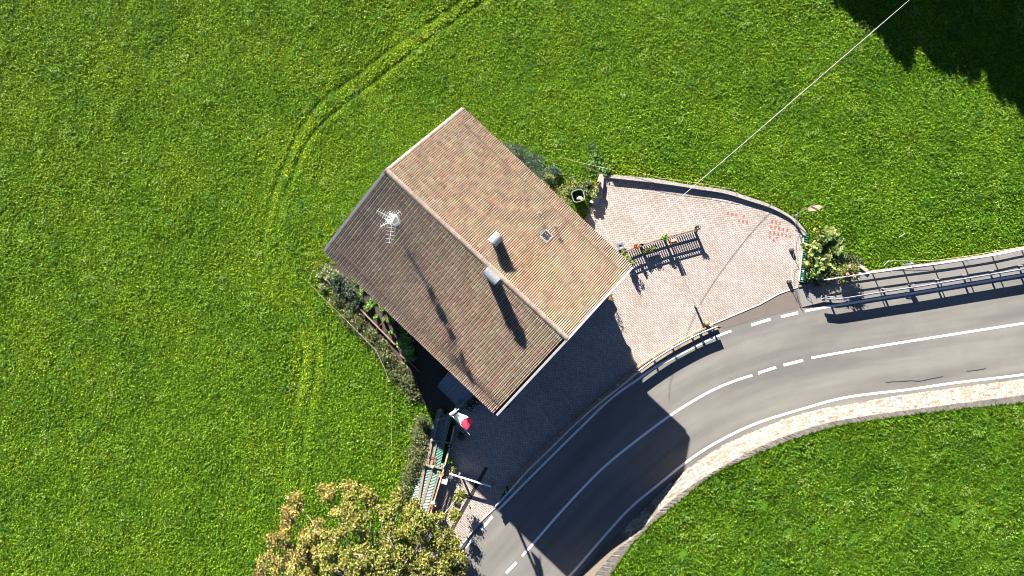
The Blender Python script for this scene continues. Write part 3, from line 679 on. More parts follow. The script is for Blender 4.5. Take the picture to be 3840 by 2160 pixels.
# aerial with dish
b0 = on_plane(1500, 838, LT, nL); z = Vector((0, 0, 1)); mb = MB(); mb.tube([b0 - z * .2, b0 + z * 3.1], 0.03, 8)
M_ALU = simple("aerial_metal", (0.6, 0.6, 0.58), 0.35, 0.6, 0.1)
an = mb.build("aerial_mast", M_ALU, house); mb = MB(); fa = Vector((-0.75, -0.60, 0.25)).normalized(); sdn = fa.cross(z).normalized(); upn = sdn.cross(fa); cc = b0 + z * .72 + fa * .12; vs = [cc]
for rr in (0.15, 0.3, 0.44):
    for g in range(18): a_ = 2 * math.pi * g / 18; vs.append(cc + (sdn * math.cos(a_) + upn * math.sin(a_)) * rr + fa * rr * rr * 0.55)
fs = [(0, 1 + g, 1 + (g + 1) % 18) for g in range(18)] + [(1 + r * 18 + g, 1 + r * 18 + (g + 1) % 18, 1 + (r + 1) * 18 + (g + 1) % 18, 1 + (r + 1) * 18 + g) for r in range(2) for g in range(18)]
mb.add(vs, fs); mb.bar(cc - upn * .4, cc + fa * .45, .02, .02); mb.box(cc + fa * .45, (.07, .07, .1)); mb.build("satellite_dish", simple("dish_paint", (0.035, 0.05, 0.08), 0.45, 0.2), an)
for h, ang, ln, ne, el in ((3.0, 150, 0.8, 8, 0.46), (2.6, 40, 0.6, 7, 0.40), (2.3, 262, 1.3, 8, 0.55), (1.9, 205, 0.8, 7, 0.40), (1.6, 120, 0.6, 7, 0.36)):
    mb = MB(); d = Vector((math.cos(R(ang)), math.sin(R(ang)), 0)); s = Vector((-d.y, d.x, 0)); q = b0 + z * h
    mb.tube([q - d * .2, q + d * ln], 0.013, 5)
    for i in range(ne): w = el * (1 - .04 * i) / 2; c = q + d * (-.15 + (ln + .1) * i / (ne - 1)); mb.tube([c - s * w, c + s * w], 0.009, 4)
    for t in (-1, 1): mb.bar(q - d * .2 + Vector((0, 0, t * .05)), q - d * .26 + Vector((0, 0, t * .32)), 0.34, 0.01)
    mb.build("aerial", M_ALU, an)

# ------------------------------------------------------------------ plants
M_LEAF = attrmat("plant_leaf", 0.55, 0.15, 5, 0, 0.30, 0.35); M_STEM = simple("stem_wood", (0.12, 0.09, 0.06), 0.9); M_PETAL = attrmat("petal", 0.6, 0.1, 10, 0, 0.25)
DKG = [((0.022, 0.045, 0.024), 3), ((0.035, 0.065, 0.030), 3), ((0.055, 0.09, 0.04), 1)]
YEL = [((0.12, 0.15, 0.025), 3), ((0.17, 0.19, 0.04), 3), ((0.06, 0.09, 0.02), 2), ((0.22, 0.21, 0.07), 1)]
FRE = [((0.07, 0.17, 0.02), 3), ((0.11, 0.24, 0.03), 3), ((0.18, 0.29, 0.05), 1)]
OLI = [((0.065, 0.085, 0.022), 3), ((0.10, 0.12, 0.03), 3), ((0.035, 0.05, 0.015), 2), ((0.14, 0.13, 0.05), 1)]
VIN = [((0.16, 0.22, 0.045), 3), ((0.23, 0.28, 0.08), 3), ((0.08, 0.13, 0.03), 3), ((0.26, 0.20, 0.04), 1)]
RED = [((0.55, 0.02, 0.02), 3), ((0.45, 0.03, 0.04), 1)]; ORA = [((0.65, 0.12, 0.02), 3), ((0.6, 0.03, 0.03), 1)]; PIN = [((0.62, 0.25, 0.30), 3), ((0.7, 0.4, 0.42), 1)]; WHI = [((0.72, 0.72, 0.68), 3)]
def plant(name, label, cat, clumps, pal, leaf=(0.05, 0.11), group=None, flowers=None, tilt=0.8, dens=None, z0=0.0):
    "clumps: (px, py, z, radius_xy_m, radius_z_m, leaves); flowers: (palette, [(px,py,z,r)])"
    c0 = P(clumps[0][0], clumps[0][1], clumps[0][2]); o = Vector((c0.x, c0.y, z0)); root = empty(name, o, label, cat, group)
    VV, CC = [], []; mb = MB()
    for px, py, z, rx, rz, n in clumps:
        c = P(px, py, z); nsub = max(3, n // 60)
        sub = ball(nsub, c, (rx * .75, rx * .75, rz * .75), 0.3); k = RNG.integers(0, nsub, n)
        pos = sub[k] + RNG.normal(size=(n, 3)) * np.array([rx, rx, rz]) * 0.24; pos[:, 2] = np.maximum(pos[:, 2], z0 + 0.03)
        le = leaf[0] + (leaf[1] - leaf[0]) * RNG.random(n); VV.append(leaf_quads(pos, le * 1.35, le, tilt)); CC.append(pick(pal, n, 0.2) * (0.85 + 0.3 * RNG.random((nsub, 1)))[k])
        mb = MB()
        for s in sub[:5]:
            q = Vector(s); b = Vector((c.x, c.y, max(z0, z - rz))); m_ = b.lerp(q, .5) + Vector((0, 0, .08 * rz)); mb.tube([b, m_, q], [0.018, 0.012, 0.006], 5)
        mb.build('stem', M_STEM, root)
    quadmesh("foliage", np.concatenate(VV), np.concatenate(CC), M_LEAF, root)
    if flowers:
        pl, fl = flowers
        for px, py, z, r in fl:
            n = 26; pos = ball(n, P(px, py, z), (r, r, r * .8), .5); quadmesh("flower", leaf_quads(pos, np.full(n, r * .9), np.full(n, r * .8), .9), pick(pl, n, .12), M_PETAL, root)
    return root
plant("dark_shrub", "dark blue green evergreen shrub against the sunny eave of the house", "shrub", [(1935,590,.7,.9,.7,1500),(1985,640,.7,.9,.7,1500),(2040,672,.6,.75,.6,1100),(1900,560,.5,.6,.5,700),(2075,640,.4,.6,.4,600),(2010,610,.5,.7,.5,800)], DKG, (0.05, 0.10))
plant("climbing_plant", "pale bare stemmed bush with a few yellow leaves beside the dark evergreen shrub", "bush", [(2030,690,1.0,.45,.5,260),(2060,660,1.1,.4,.4,200),(2045,715,.8,.4,.4,300)], YEL, (0.05, 0.09))
plant("leafy_bush", "yellow green leafy bush between the house eave and the green bin", "bush", [(2090,735,.5,.7,.5,800),(2130,710,.4,.6,.4,600),(2105,765,.4,.6,.4,600),(2160,690,.3,.6,.3,450),(2065,770,.3,.4,.3,300)], YEL, (0.06, 0.11))
plant("leafy_bush", "low green bush between the green bin and the flower pots", "bush", [(2200,725,.3,.45,.3,400),(2205,690,.3,.45,.3,380),(2195,790,.25,.4,.25,300),(2175,840,.2,.35,.25,260)], OLI, (0.05, 0.1))
plant("wild_herb", "taller dark green herb patch in the meadow above the forecourt corner", "weed", [(2240,575,.18,.5,.2,420),(2210,545,.15,.4,.15,260),(2225,620,.2,.6,.2,420),(2260,635,.2,.5,.2,300)], [((0.05, .12, .02), 2), ((.09, .17, .03), 2)], (0.06, 0.12))
# vines by the green fence
vine = [(3075,900,.7,.7,.6,260),(3110,880,.8,.6,.5,200),(3060,945,.8,.7,.6,300),(3120,930,.7,.7,.6,240),(3050,990,.7,.6,.6,260),(3095,985,.6,.8,.6,320),(3040,1030,.5,.45,.45,200),(3075,1035,.4,.6,.4,260),(3028,925,.9,.25,.3,40),(3010,925,.9,.16,.2,14)]
plant("climbing_vine", "large pale leaved vine spilling over the green corrugated fence", "vine", vine, VIN, (0.12, 0.24), flowers=(WHI, [(3022,955,.5,.10),(3024,990,.4,.12),(3014,1016,.4,.09),(3012,1046,.3,.15)]), tilt=.55)
plant("flowering_shrub", "rounded olive shrub with pink blooms overhanging the footway railing", "shrub", [(3185,1010,.9,.6,.5,620),(3205,1030,.8,.5,.4,420),(3160,1030,.7,.5,.4,420),(3180,1045,.6,.5,.35,300)], YEL, (0.05, 0.10), flowers=(PIN, [(3186,998,1.35,.10),(3179,1029,1.2,.09),(3202,1034,1.2,.11)]))
plant("dark_shrub", "shaded dark undergrowth shrub behind the pink flowering shrub", "shrub", [(3130,1010,.4,.6,.4,500),(3145,970,.4,.6,.4,450),(3100,1040,.4,.5,.4,400),(3190,975,.3,.6,.3,400),(3060,1060,.3,.35,.3,220),(3225,985,.25,.5,.2,300)], DKG + OLI, (0.05, 0.10))
plant("hedge_plant", "yellow green plant squeezed between slat fence and roof corner", "plant", [(2340,952,.75,.30,.5,260),(2352,968,.8,.25,.5,220),(2372,985,.6,.25,.4,120)], YEL, (0.06, 0.11))
# garden strip beside the house
plant("garden_shrub", "grey green weedy shrub at the top end of the kitchen garden", "shrub", [(1225,1005,.4,.5,.35,500),(1205,1035,.25,.5,.25,420),(1245,1035,.5,.5,.4,500),(1215,1075,.2,.5,.2,350)], [((.13,.17,.05),3),((.19,.22,.09),2),((.07,.10,.03),2)], (0.05,0.10))
plant("garden_shrub", "dark leafy shrub in the shade of the lower eave", "shrub", [(1275,1060,.4,.7,.4,700),(1310,1090,.4,.6,.4,520),(1330,1130,.3,.5,.3,380),(1270,1110,.3,.5,.3,380)], DKG, (0.05,0.10))
for i, (x, y, r, t) in enumerate(((1342,1120,.4,"bright green garden plant nearest the dark shrub in the kitchen garden"),(1412,1187,.16,"small light green seedling in the bare soil of the kitchen garden"),(1470,1245,.18,"small pale green seedling close to the low end of the garden bed"),(1380,1155,.3,"bushy green vegetable plant in the middle of the garden bed"),(1438,1200,.14,"tiny green sprout beside the red cane in the kitchen garden"))):
    plant("vegetable_plant", t, "vegetable plant", [(x,y,.22,r,.2,int(90+700*r))], FRE, (0.06,0.12), "vegetables in the kitchen garden")
plant("leafy_bush", "bright yellow green bush at the lower end of the kitchen garden", "bush", [(1515,1275,.6,.45,.4,420),(1530,1310,.6,.5,.45,520),(1535,1340,.4,.4,.3,300),(1505,1295,.4,.35,.3,220)], FRE + [((.22,.27,.05),2)], (0.08,0.15))
plant("grass_border", "bright green low border growing right under the lower eave", "plant border", [(1365,1085,.1,.4,.12,300),(1405,1120,.1,.4,.12,320),(1440,1155,.1,.4,.12,320),(1475,1195,.1,.4,.12,320),(1505,1235,.1,.35,.12,260),(1330,1060,.1,.35,.12,200)], FRE, (0.05, 0.10))
for i, (cl, t) in enumerate((([(1265,1120,.2,0.72,0.28,950),(1300,1165,.2,0.72,0.28,950),(1340,1210,.2,0.72,0.28,950)], "straggly olive hedge along the upper part of the garden boards"), ([(1385,1255,.25,0.72,0.33,988),(1425,1300,.25,0.72,0.33,988),(1450,1345,.3,0.72,0.33,988)], "straggly olive hedge beside the lower garden boards"), ([(1490,1390,.25,0.72,0.33,988),(1525,1430,.25,0.72,0.33,912),(1545,1470,.2,0.60,0.28,722)], "olive grass hedge where the garden meets the dark shade"), ([(1590,1590,.35,0.66,0.44,988),(1570,1640,.4,0.72,0.50,1140),(1580,1690,.4,0.66,0.50,1064),(1560,1735,.4,0.72,0.50,1140),(1540,1775,.4,0.72,0.44,1064),(1545,1690,.25,0.60,0.28,665),(1525,1830,.3,0.72,0.33,798),(1515,1880,.3,0.72,0.33,798)], "dark olive hedge running along the green covered wood stack"))):
    plant("hedge", t, "hedge", cl, OLI, (0.05,0.10), "hedges round the garden")
mb = MB(); bmp_ = G([(1228,985),(1200,1012),(1258,1085),(1336,1180),(1406,1265),(1486,1370),(1536,1445),(1566,1500),(1640,1545),(1716,1545),(1790,1490),(1740,1350),(1420,1050)])
mb.prism(bmp_[::-1], -0.08, 0.015); o = mb.build("garden_soil", simple("soil", (0.045, 0.030, 0.022), 0.95, 0, 0.4, 8, 0.6)); tri(o); tag(o, kind='structure')
# boards, canes and wire fence of the garden
M_BOARD = simple("old_board", (0.20, 0.15, 0.11), 0.85, 0, 0.3, 5, 0.3); M_CANE = simple("rusty_cane", (0.22, 0.085, 0.035), 0.7)
for pts, t in (([(1213,1035),(1235,1060),(1265,1095)], "weathered board edging the top of the kitchen garden"), ([(1352,1160),(1395,1205),(1440,1250)], "straight grey board along the middle of the kitchen garden"), ([(1440,1250),(1482,1293)], "short grey board at the low end of the kitchen garden"), ([(1500,1330),(1545,1365),(1575,1395)], "sloping mossy board below the bright yellow green bush")):
    mb = MB(); q = G(pts, 0.16)
    for a, b in zip(q, q[1:]): mb.bar(a, b, 0.06, 0.28)
    tag(mb.build("garden_board", M_BOARD, origin=q[0]), t, "board", "boards edging the kitchen garden")
for a, b, z1, z2, t in (((1173,1012),(1213,972),.3,.7,"orange brown cane leaning at the top corner of the garden"), ((1272,1101),(1309,1056),.2,.8,"rusty cane lying across the dark garden shrub"), ((1410,1236),(1448,1194),.15,.5,"thin red cane across the bare garden soil")):
    mb = MB(); mb.tube([P(*a, z1), P(*b, z2)], 0.022, 6); tag(mb.build("garden_cane", M_CANE, origin=P(*a)), t, "cane", "canes in the kitchen garden")
M_TAPE = simple("fence_tape", (0.55, 0.47, 0.22), 0.6, 0, .1, 8, 0); M_TAPEW = simple("white_tape", (0.42, 0.39, 0.31), 0.6, 0, .1, 8, 0); M_STK = simple("white_stake", (0.65, 0.63, 0.58), 0.6)
def tape(pts, t, mat, z=0.55, r=0.008, posts=None):
    root = empty("tape_fence", P(*pts[0]), t, "fence", "electric tape fences in the meadow"); mb = MB()
    q = [P(x, y, z) for x, y in pts]; mb.tube(q, r, 5); mb.build("tape", mat, root)
    for i, p in enumerate(pts):
        g = P(*p, z); mb = MB(); mb.tube([(g.x, g.y, -.1), (g.x, g.y, z + .06)], 0.009, 6); mb.build("post", M_STK, root)
tape([(1173,1014),(1155,1058),(1205,1110),(1302,1205)], "thin yellow tape fence beside the top of the kitchen garden", M_TAPE, r=.008)
tape([(1302,1205),(1350,1254),(1411,1315),(1445,1389),(1458,1430)], "white tape fence beside the low end of the kitchen garden", M_TAPEW, r=.011)
tape([(1467,1478),(1467,1560),(1467,1660),(1467,1730)], "straight yellow tape fence in the grass left of the wood stack", M_TAPE)
tape([(2100,590),(2190,613),(2280,633)], "yellow tape fence above the green bin in the meadow", M_TAPE)
tape([(2375,640),(2480,668),(2640,690),(2760,712)], "faint yellow tape fence just behind the curved wall", M_TAPE, .5, .009)
tape([(3345,978),(3425,979),(3520,975),(3632,960),(3745,940),(3900,915)], "thin yellow tape fence behind the footway railing", M_TAPE, .5, .011)
for a, b, t in (((1703,316),(1706,322),"thin dark stake standing alone in the meadow above the roof peak"), ((3165,893),(3150,925),"pale stake leaning in the grass beside the vine"), ((3393,876),(3368,892),"pale stake lying in the grass above the railing"), ((3333,978),(3312,998),"white stake leaning by the end of the thin yellow tape")):
    mb = MB(); mb.tube([P(*b, 0.0), P(*a, 0.55 if a[0] > 2000 else .75)], 0.022, 6); tag(mb.build("meadow_stake", M_STK if a[0] > 2000 else M_GREYM, origin=P(*b)), t, "stake", "stakes in the meadow")

# ------------------------------------------------------------------ guardrails and railing
M_GALV = simple("galvanised_steel", (0.40, 0.41, 0.42), 0.5, 0.35, 0.15, 3, 0.1)
def guardrail(line, posts, label, name, ztop=0.78):
    q = catmull(G(line, ztop), 0.4); root = empty(name, P(*line[0]), label, "guardrail"); mb = MB()
    nl = offset(q, 0.0); prof = [(-.03, 0.0), (.045, -.035), (.045, -.10), (-.03, -.145), (-.03, -.175), (.045, -.22), (.045, -.285), (-.03, -.32)]
    rows = [[p + Vector((0, 0, h)) for p in offset(q, -s)] for s, h in prof]
    for a, b in zip(rows, rows[1:]): mb.strip(a, b)
    mb.strip(rows[0], [p + Vector((0, 0, -.01)) for p in offset(q, 0.05)]); mb.build("rail_beam", M_GALV, root)
    mb = MB(); mb.tube([q[-1] + Vector((0, 0, -.02)), q[-1] + Vector((0, 0, -.32))], 0.07, 10)
    for i, (x, y) in enumerate(posts):
        g = P(x, y, 0.7); mb2 = MB(); mb2.bar((g.x, g.y, 0), (g.x, g.y, 0.72), 0.12, 0.06, up=Vector((0, 1, 0))); mb2.build("post", M_GALV, root)
    return root
guardrail(GR_W, [(2680,1229),(2600,1262),(2526,1302),(2455,1345),(2390,1391),(2318,1445),(2250,1500),(2173,1568),(2093,1645),(2017,1718),(1957,1780),(1898,1846)], "steel guardrail on the kerb along the paved forecourt", "guardrail")
guardrail(GR_E, [(3120,1112),(3222,1098),(3324,1082),(3425,1066),(3526,1048),(3628,1031),(3730,1015),(3840,995),(3950,978)], "steel guardrail between the footway and the road at the right edge", "guardrail", 0.84)
root = empty("pipe_railing", P(3378, 1006), "grey steel pipe railing along the outer side of the footway", "railing"); q = catmull(G(RAILS), 0.5)
for h in (0.28, 0.56, 1.06):
    mb = MB(); mb.tube([p + Vector((0, 0, h + .15)) for p in q], 0.038, 8); mb.build("rail", M_GALV, root)
pp = [(3076,1049),(3152,1037),(3264,1021),(3378,1005),(3490,991),(3600,974),(3711,956),(3821,934),(3930,914)]
for x, y in pp:
    g = P(x, y); mb = MB(); mb.bar((g.x, g.y, 0.1), (g.x, g.y, 1.22), 0.07, 0.05, up=Vector((0, 1, 0))); mb.build("post", M_GALV, root)
mb = MB(); q2 = [p + Vector((0, 0, .2)) for p in q]; mb.strip(offset(q2, .12), offset(q2, -.08)); mb.strip(offset(q2, -.08), [p - Vector((0, 0, .2)) for p in offset(q2, -.08)]); mb.build("footing_kerb", M_CONC, root)
mb = MB(); c = P(3410, 990, 1.15); mb.box(c, (.3, .12, .26), (Vector((.98, .17, 0)), Vector((-.17, .98, 0)), Vector((0, 0, 1)))); mb.blob(c + Vector((.12, 0, .05)), (.13, .1, .16)); mb.bar(c + Vector((-.5, -.06, -.05)), c + Vector((0, 0, 0)), .06, .04)
tag(mb.build("reflector_lamp", simple("blue_grey_plastic", (0.14, 0.17, 0.21), 0.5), origin=c), "small blue grey fitting clamped on top of the footway railing", "fitting")

# ------------------------------------------------------------------ slat fences with their flowers
M_SLAT = simple("fence_slat", (0.13, 0.085, 0.06), 0.8, 0, .3, 6, .2); M_RAILW = simple("pale_fence_rail", (0.42, 0.33, 0.25), 0.75)
def slat_fence(pts, label, railmat, H=0.78, gap=0.155, zb=Zc):
    root = empty("slat_fence", P(*pts[0], zb), label, "fence"); q = G(pts, zb); mb = MB(); posts = []
    for a, b in zip(q, q[1:]):
        n = int((b - a).length / gap); u = (b - a).normalized()
        for i in range(n): p = a + u * (i + .5) * gap; mb.bar(p + Vector((0, 0, .06)), p + Vector((0, 0, H + random.uniform(-.02, .02))), 0.022, 0.075, up=u)
        posts += [a, b]
    mb.build("slats", M_SLAT, root); mb = MB()
    for a, b in zip(q, q[1:]):
        s = Vector((-(b - a).y, (b - a).x, 0)).normalized()
        for h in (.28, .60): mb.bar(a + s * .04 + Vector((0, 0, h)), b + s * .04 + Vector((0, 0, h)), .05, .07)
        mb.bar(a + s * .05 + Vector((0, 0, H - .02)), b + s * .05 + Vector((0, 0, H - .02)), .09, .03)
    mb.build("rails", railmat, root)
    for p in posts[::1]:
        mb = MB(); mb.bar(p + Vector((0, 0, 0)), p + Vector((0, 0, H + .05)), .11, .11); mb.build("post", M_SLAT, root)
slat_fence([(2605,862),(2490,893),(2400,920),(2338,945)], "dark brown slat fence dividing the paved forecourt", M_SLAT)
slat_fence([(1704,1592),(1688,1665),(1660,1765),(1614,1918)], "dark slat fence with pale top rail along the wood stack", M_RAILW)
M_POT = simple("terracotta", (0.28, 0.13, 0.075), 0.8); M_POTW = simple("pale_planter", (0.50, 0.47, 0.42), 0.7); M_POTD = simple("dark_pot", (0.035, 0.03, 0.03), 0.6); M_EARTH = simple("potting_soil", (0.04, .028, .02), .95)
def potted(px, py, z, label, pal, r=.14, h=.2, mat=None, fol=.22, fz=.15, n=140, flowers=None, leaf=(.04, .08), box=None, group=None, cat="potted plant"):
    b = P(px, py, z); root = empty("potted_plant", b, label, cat, group); mb = MB()
    if box:
        u = Vector((math.cos(R(box[0])), math.sin(R(box[0])), 0)); s = Vector((-u.y, u.x, 0)); zz = Vector((0, 0, 1))
        for k in (-1, 1): mb.box(b + s * k * .09 + zz * h / 2, (box[1], .02, h), (u, s, zz)); mb.box(b + u * k * (box[1] / 2 - .01) + zz * h / 2, (.02, .16, h), (u, s, zz))
        mb.box(b + zz * .02, (box[1] - .04, .16, .03), (u, s, zz))
    else: mb.lathe(b, [(0, .005), (r * .72, 0.005), (r * .78, .02), (r, h), (r * 1.08, h), (r * 1.08, h + .03), (r * .9, h + .03), (r * .85, h - .04)], 18)
    mb.build("planter" if box else "pot", mat or M_POT, root, smooth=not box); mb = MB()
    if box: mb.box(b + zz * (h - .05), (box[1] - .045, .155, .03), (u, s, zz))
    else: mb.lathe(b, [(0, h - .03), (r * .86, h - .035)], 18)
    mb.build("soil", M_EARTH, root)
    sp = max(box[1] * .5, fol) if box else fol; V = []; nsub = max(4, n // 30); cc = b + Vector((0, 0, h + fz * .7)); sub = ball(nsub, cc, (fol * .7, fol * .7, fz * .7), .3)
    if box: sub = np.array(cc) + np.outer(RNG.random(nsub) - .5, np.array(u)) * box[1] + RNG.normal(size=(nsub, 3)) * .04
    k = RNG.integers(0, nsub, n); pos = sub[k] + RNG.normal(size=(n, 3)) * np.array([fol, fol, fz]) * .25; pos[:, 2] = np.maximum(pos[:, 2], z + .03); le = leaf[0] + (leaf[1] - leaf[0]) * RNG.random(n)
    quadmesh("foliage", leaf_quads(pos, le * 1.3, le, .8), pick(pal, n), M_LEAF, root)
    if flowers:
        fp, fn, fr = flowers; pos = sub[RNG.integers(0, nsub, fn)] + RNG.normal(size=(fn, 3)) * np.array([fol, fol, fz]) * .2 + np.array([0, 0, fz * .35]); VV = []
        for p in pos: VV.append(leaf_quads(ball(7, p, (fr, fr, fr * .6), .4), np.full(7, fr * 1.1), np.full(7, fr), .9))
        quadmesh("flower", np.concatenate(VV), pick(fp, 7 * fn, .1), M_PETAL, root)
    return root
GF = "flower pots on the slat fences"
potted(2381, 926, .62, "bright red geranium on the slat fence near the roof corner", FRE, .12, .16, flowers=(RED, 16, .06), group=GF, fol=.2)
potted(2491, 888, .66, "green potted plant on the middle of the brown slat fence", FRE, .13, .16, M_POTW, .26, .15, 220, flowers=(WHI, 3, .04), group=GF)
potted(2609, 856, .66, "potted plant with white and red blooms on the forecourt end of the slat fence", DKG, .13, .18, M_POTD, .24, .18, 160, flowers=(RED + WHI, 8, .05), group=GF)
potted(2437, 935, .30, "long flower box with pale green leaves hung below the slat fence", YEL, h=.18, mat=M_POTD, fol=.22, fz=.18, n=420, box=(16, 1.0), group=GF)
potted(1663, 1742, .62, "white potted plant with yellowing leaves on the fence by the wood stack", YEL, .12, .16, M_POTW, .2, .1, 90, flowers=(WHI, 4, .06), group=GF)
potted(1656, 1777, .66, "orange and white blooms on the fence next to the white barrier cabinet", FRE, .12, .16, M_POT, .2, .12, 90, flowers=(ORA + WHI, 14, .06), group=GF)
potted(1626, 1882, .66, "white blooms on the lowest visible part of the wood stack fence", FRE, .12, .16, M_POTW, .2, .12, 90, flowers=(WHI, 12, .06), group=GF)
potted(1622, 1897, .58, "red orange blooms just below the white flowers on the wood stack fence", OLI, .10, .14, M_POT, .14, .1, 60, flowers=(ORA, 10, .06), group=GF)
potted(1690, 1672, .66, "white dotted plant on the shaded upper part of the wood stack fence", DKG, .12, .16, M_POTD, .22, .15, 120, flowers=(WHI, 9, .035), group=GF)
GP = "potted plants on the paving"
potted(1690, 1722, Zc, "leafy green pot on the paving in front of the shaded fence", FRE, .16, .25, M_POTD, .32, .25, 240, group=GP)
potted(1703, 1752, Zc, "pale yellow green pot plant where the house shadow ends", YEL, .16, .25, M_POTD, .32, .25, 260, group=GP)
potted(1762, 1523, Zc, "dark pot plant with small pale blooms beneath the eave corner, lower of two", DKG, .18, .28, M_POTD, .30, .25, 200, flowers=(WHI, 8, .03), group=GP)
potted(1782, 1506, Zc, "dark pot plant with small pale blooms beneath the eave corner, upper of two", DKG, .18, .28, M_POTD, .30, .25, 200, flowers=(WHI, 8, .03), group=GP)
potted(1904, 1517, Zc, "small dark shaded pot beside the front gable of the house", DKG, .15, .25, M_POTD, .25, .2, 120, flowers=(WHI, 3, .03), group=GP)
potted(1730, 1628, Zc, "shaded pot plant with a pink bloom under the flag", DKG, .18, .25, M_POTD, .34, .28, 260, flowers=(PIN, 3, .05), group=GP)
potted(2283, 1114, Zc, "tall leafy pot plant standing at the sunny gable edge", OLI, .2, .40, M_POTW, .28, .45, 150, flowers=(RED, 3, .04), group=GP)
# low wall with three pots, and the green bin
mb = MB(); mb.prism(G([(2246,655),(2258,657),(2262,672),(2256,740),(2233,775),(2216,752),(2219,735),(2236,690)])[::-1], 0, 0.34); tag(mb.build("planter_wall", M_CONC, origin=P(2240, 720)), "short low concrete wall carrying three round pots", "wall")
for (x, y, pl, n, mt, t) in ((2243,693,OLI,80,M_POT,"round terracotta pot with sparse leaves, topmost on the short wall"), (2234,717,FRE,90,M_POT,"round terracotta pot with green leaves in the middle of the short wall"), (2226,739,FRE,240,M_POT,"pot overflowing with fresh green leaves, lowest on the short wall")):
    potted(x, y, .34, t, pl, .19, .26, mt, .15 if n < 200 else .22, .1, n, group="pots on the short wall")
mb = MB(); c = P(2219, 757, .45); mb.box(c, (.22, .16, .2), (Vector((.9, -.4, 0)), Vector((.4, .9, 0)), Vector((0, 0, 1)))); tag(mb.build("white_box", M_WHITE, origin=c), "small pinkish white block at the lower end of the short pot wall", "block")
root = empty("garden_bin", P(2162, 745), "open dark green compost bin with a pale rim and rubble inside", "bin"); mb = MB(); c = P(2163, 741)
def rsq(r, z, k=4.0):
    o = []
    for g in range(24): a = 2 * math.pi * g / 24; q = (abs(math.cos(a)) ** k + abs(math.sin(a)) ** k) ** (-1 / k); o.append(Vector((c.x + (math.cos(a) * .96 - math.sin(a) * .28) * q * r, c.y + (math.sin(a) * .96 + math.cos(a) * .28) * q * r, z)))
    return o
lv = [rsq(.30, 0), rsq(.40, .92), rsq(.37, .92), rsq(.29, .12)]; 
for a, b in zip(lv, lv[1:]): mb.strip(a + [a[0]], b + [b[0]])
mb.face(lv[3]); mb.build("bin_body", simple("bin_green", (0.035, 0.11, 0.05), 0.55), root); mb = MB(); a, b = rsq(.415, .93), rsq(.375, .93); a2, b2 = rsq(.415, .97), rsq(.375, .97)
for p, q_ in ((a, a2), (a2, b2), (b2, b)): mb.strip(p + [p[0]], q_ + [q_[0]])
mb.build("rim", simple("bin_rim", (0.22, 0.28, 0.25), 0.6), root)
for k, (dx, dy, dz, cl) in enumerate(((.14, -.12, .86, (.42, .36, .29)), (.02, -.16, .72, (.40, .33, .27)), (-.04, .03, .5, (.25, .08, .07)), (.22, -.2, .92, (.38, .33, .27)))):
    mb = MB(); mb.blob((c.x + dx, c.y + dy, dz), (.13, .10, .09), cl, jit=.2); tag(mb.build("rubble_stone", attrmat("rubble", .9, .2, 12), origin=(c.x + dx, c.y + dy, dz)), ("pale tan stone nearest the corner of the green bin", "pale stone lying inside the green bin", "reddish brown clump deep in the green bin", "flat tan stone resting on the rim of the green bin")[k], "stone", "stones in the green bin")
# grey frame on the paving, mailbox, posts with chain
root = empty("floodlight", P(2326, 923, Zc), "square grey frame with a bright square centre on the paving by the roof edge", "light fitting"); mb = MB(); c = P(2326, 924, Zc); ax = (Vector((.97, .26, 0)), Vector((-.26, .97, 0)), Vector((0, 0, 1)))
for s in (-1, 1): mb.box(c + ax[0] * s * .16 + Vector((0, 0, .06)), (.12, .44, .12), ax); mb.box(c + ax[1] * s * .16 + Vector((0, 0, .06)), (.20, .12, .12), ax)
mb.build("frame", M_GREYM, root); mb = MB(); mb.box(c + Vector((0, 0, .03)), (.2, .2, .04), ax); mb.build("cover", M_WHITE, root)
root = empty("mailbox", P(2523, 905, Zc), "bright orange red box mounted on the slat fence", "mailbox"); b = P(2523, 906, .82); ax = (Vector((.96, .27, 0)), Vector((-.27, .96, 0)), Vector((0, 0, 1))); M_ORG = simple("orange_paint", (0.62, 0.09, 0.025), 0.45)
mb = MB(); mb.box(b + Vector((0, 0, .0)), (.30, .26, .42), ax); bx = mb.build("box_body", M_ORG, root); mb = MB(); vs = []
for t in (-.17, .17):
    for o_, h in ((-.15, .21), (0, .33), (.15, .21)): vs.append(b + ax[0] * t + ax[1] * o_ + Vector((0, 0, h)))
mb.add(vs, [(0, 1, 4, 3), (1, 2, 5, 4), (0, 1, 2), (3, 4, 5)]); mb.build("lid", M_ORG, root); mb = MB(); mb.bar((b.x, b.y, 0), (b.x, b.y, .62), .06, .06, up=Vector((0, 1, 0))); mb.build("stand", M_GREYM, root)
M_CHAIN = simple("white_chain", (0.36, 0.35, 0.34), 0.5, 0, .1, 20, 0)
def chainpost(px, py, h, label, r=.02, base=True, ztop=None):
    b = P(px, py, Zc); root = empty("chain_post", b, label, "post", "posts carrying the white chain")
    if base: mb = MB(); mb.lathe(b, [(0, .3), (.10, .3), (.13, .26), (.15, .0)], 14); mb.build("weighted_base", M_POTD, root)
    mb = MB(); mb.tube([b, b + Vector((0, 0, h))], r, 8); mb.build("pole", M_GREYM, root); return b + Vector((0, 0, h - .03))
p1 = chainpost(2966, 938, .68, "chain post with dark weighted base, farther from the road"); p2 = chainpost(2957, 1057, .68, "chain post with dark weighted base, nearer to the road")
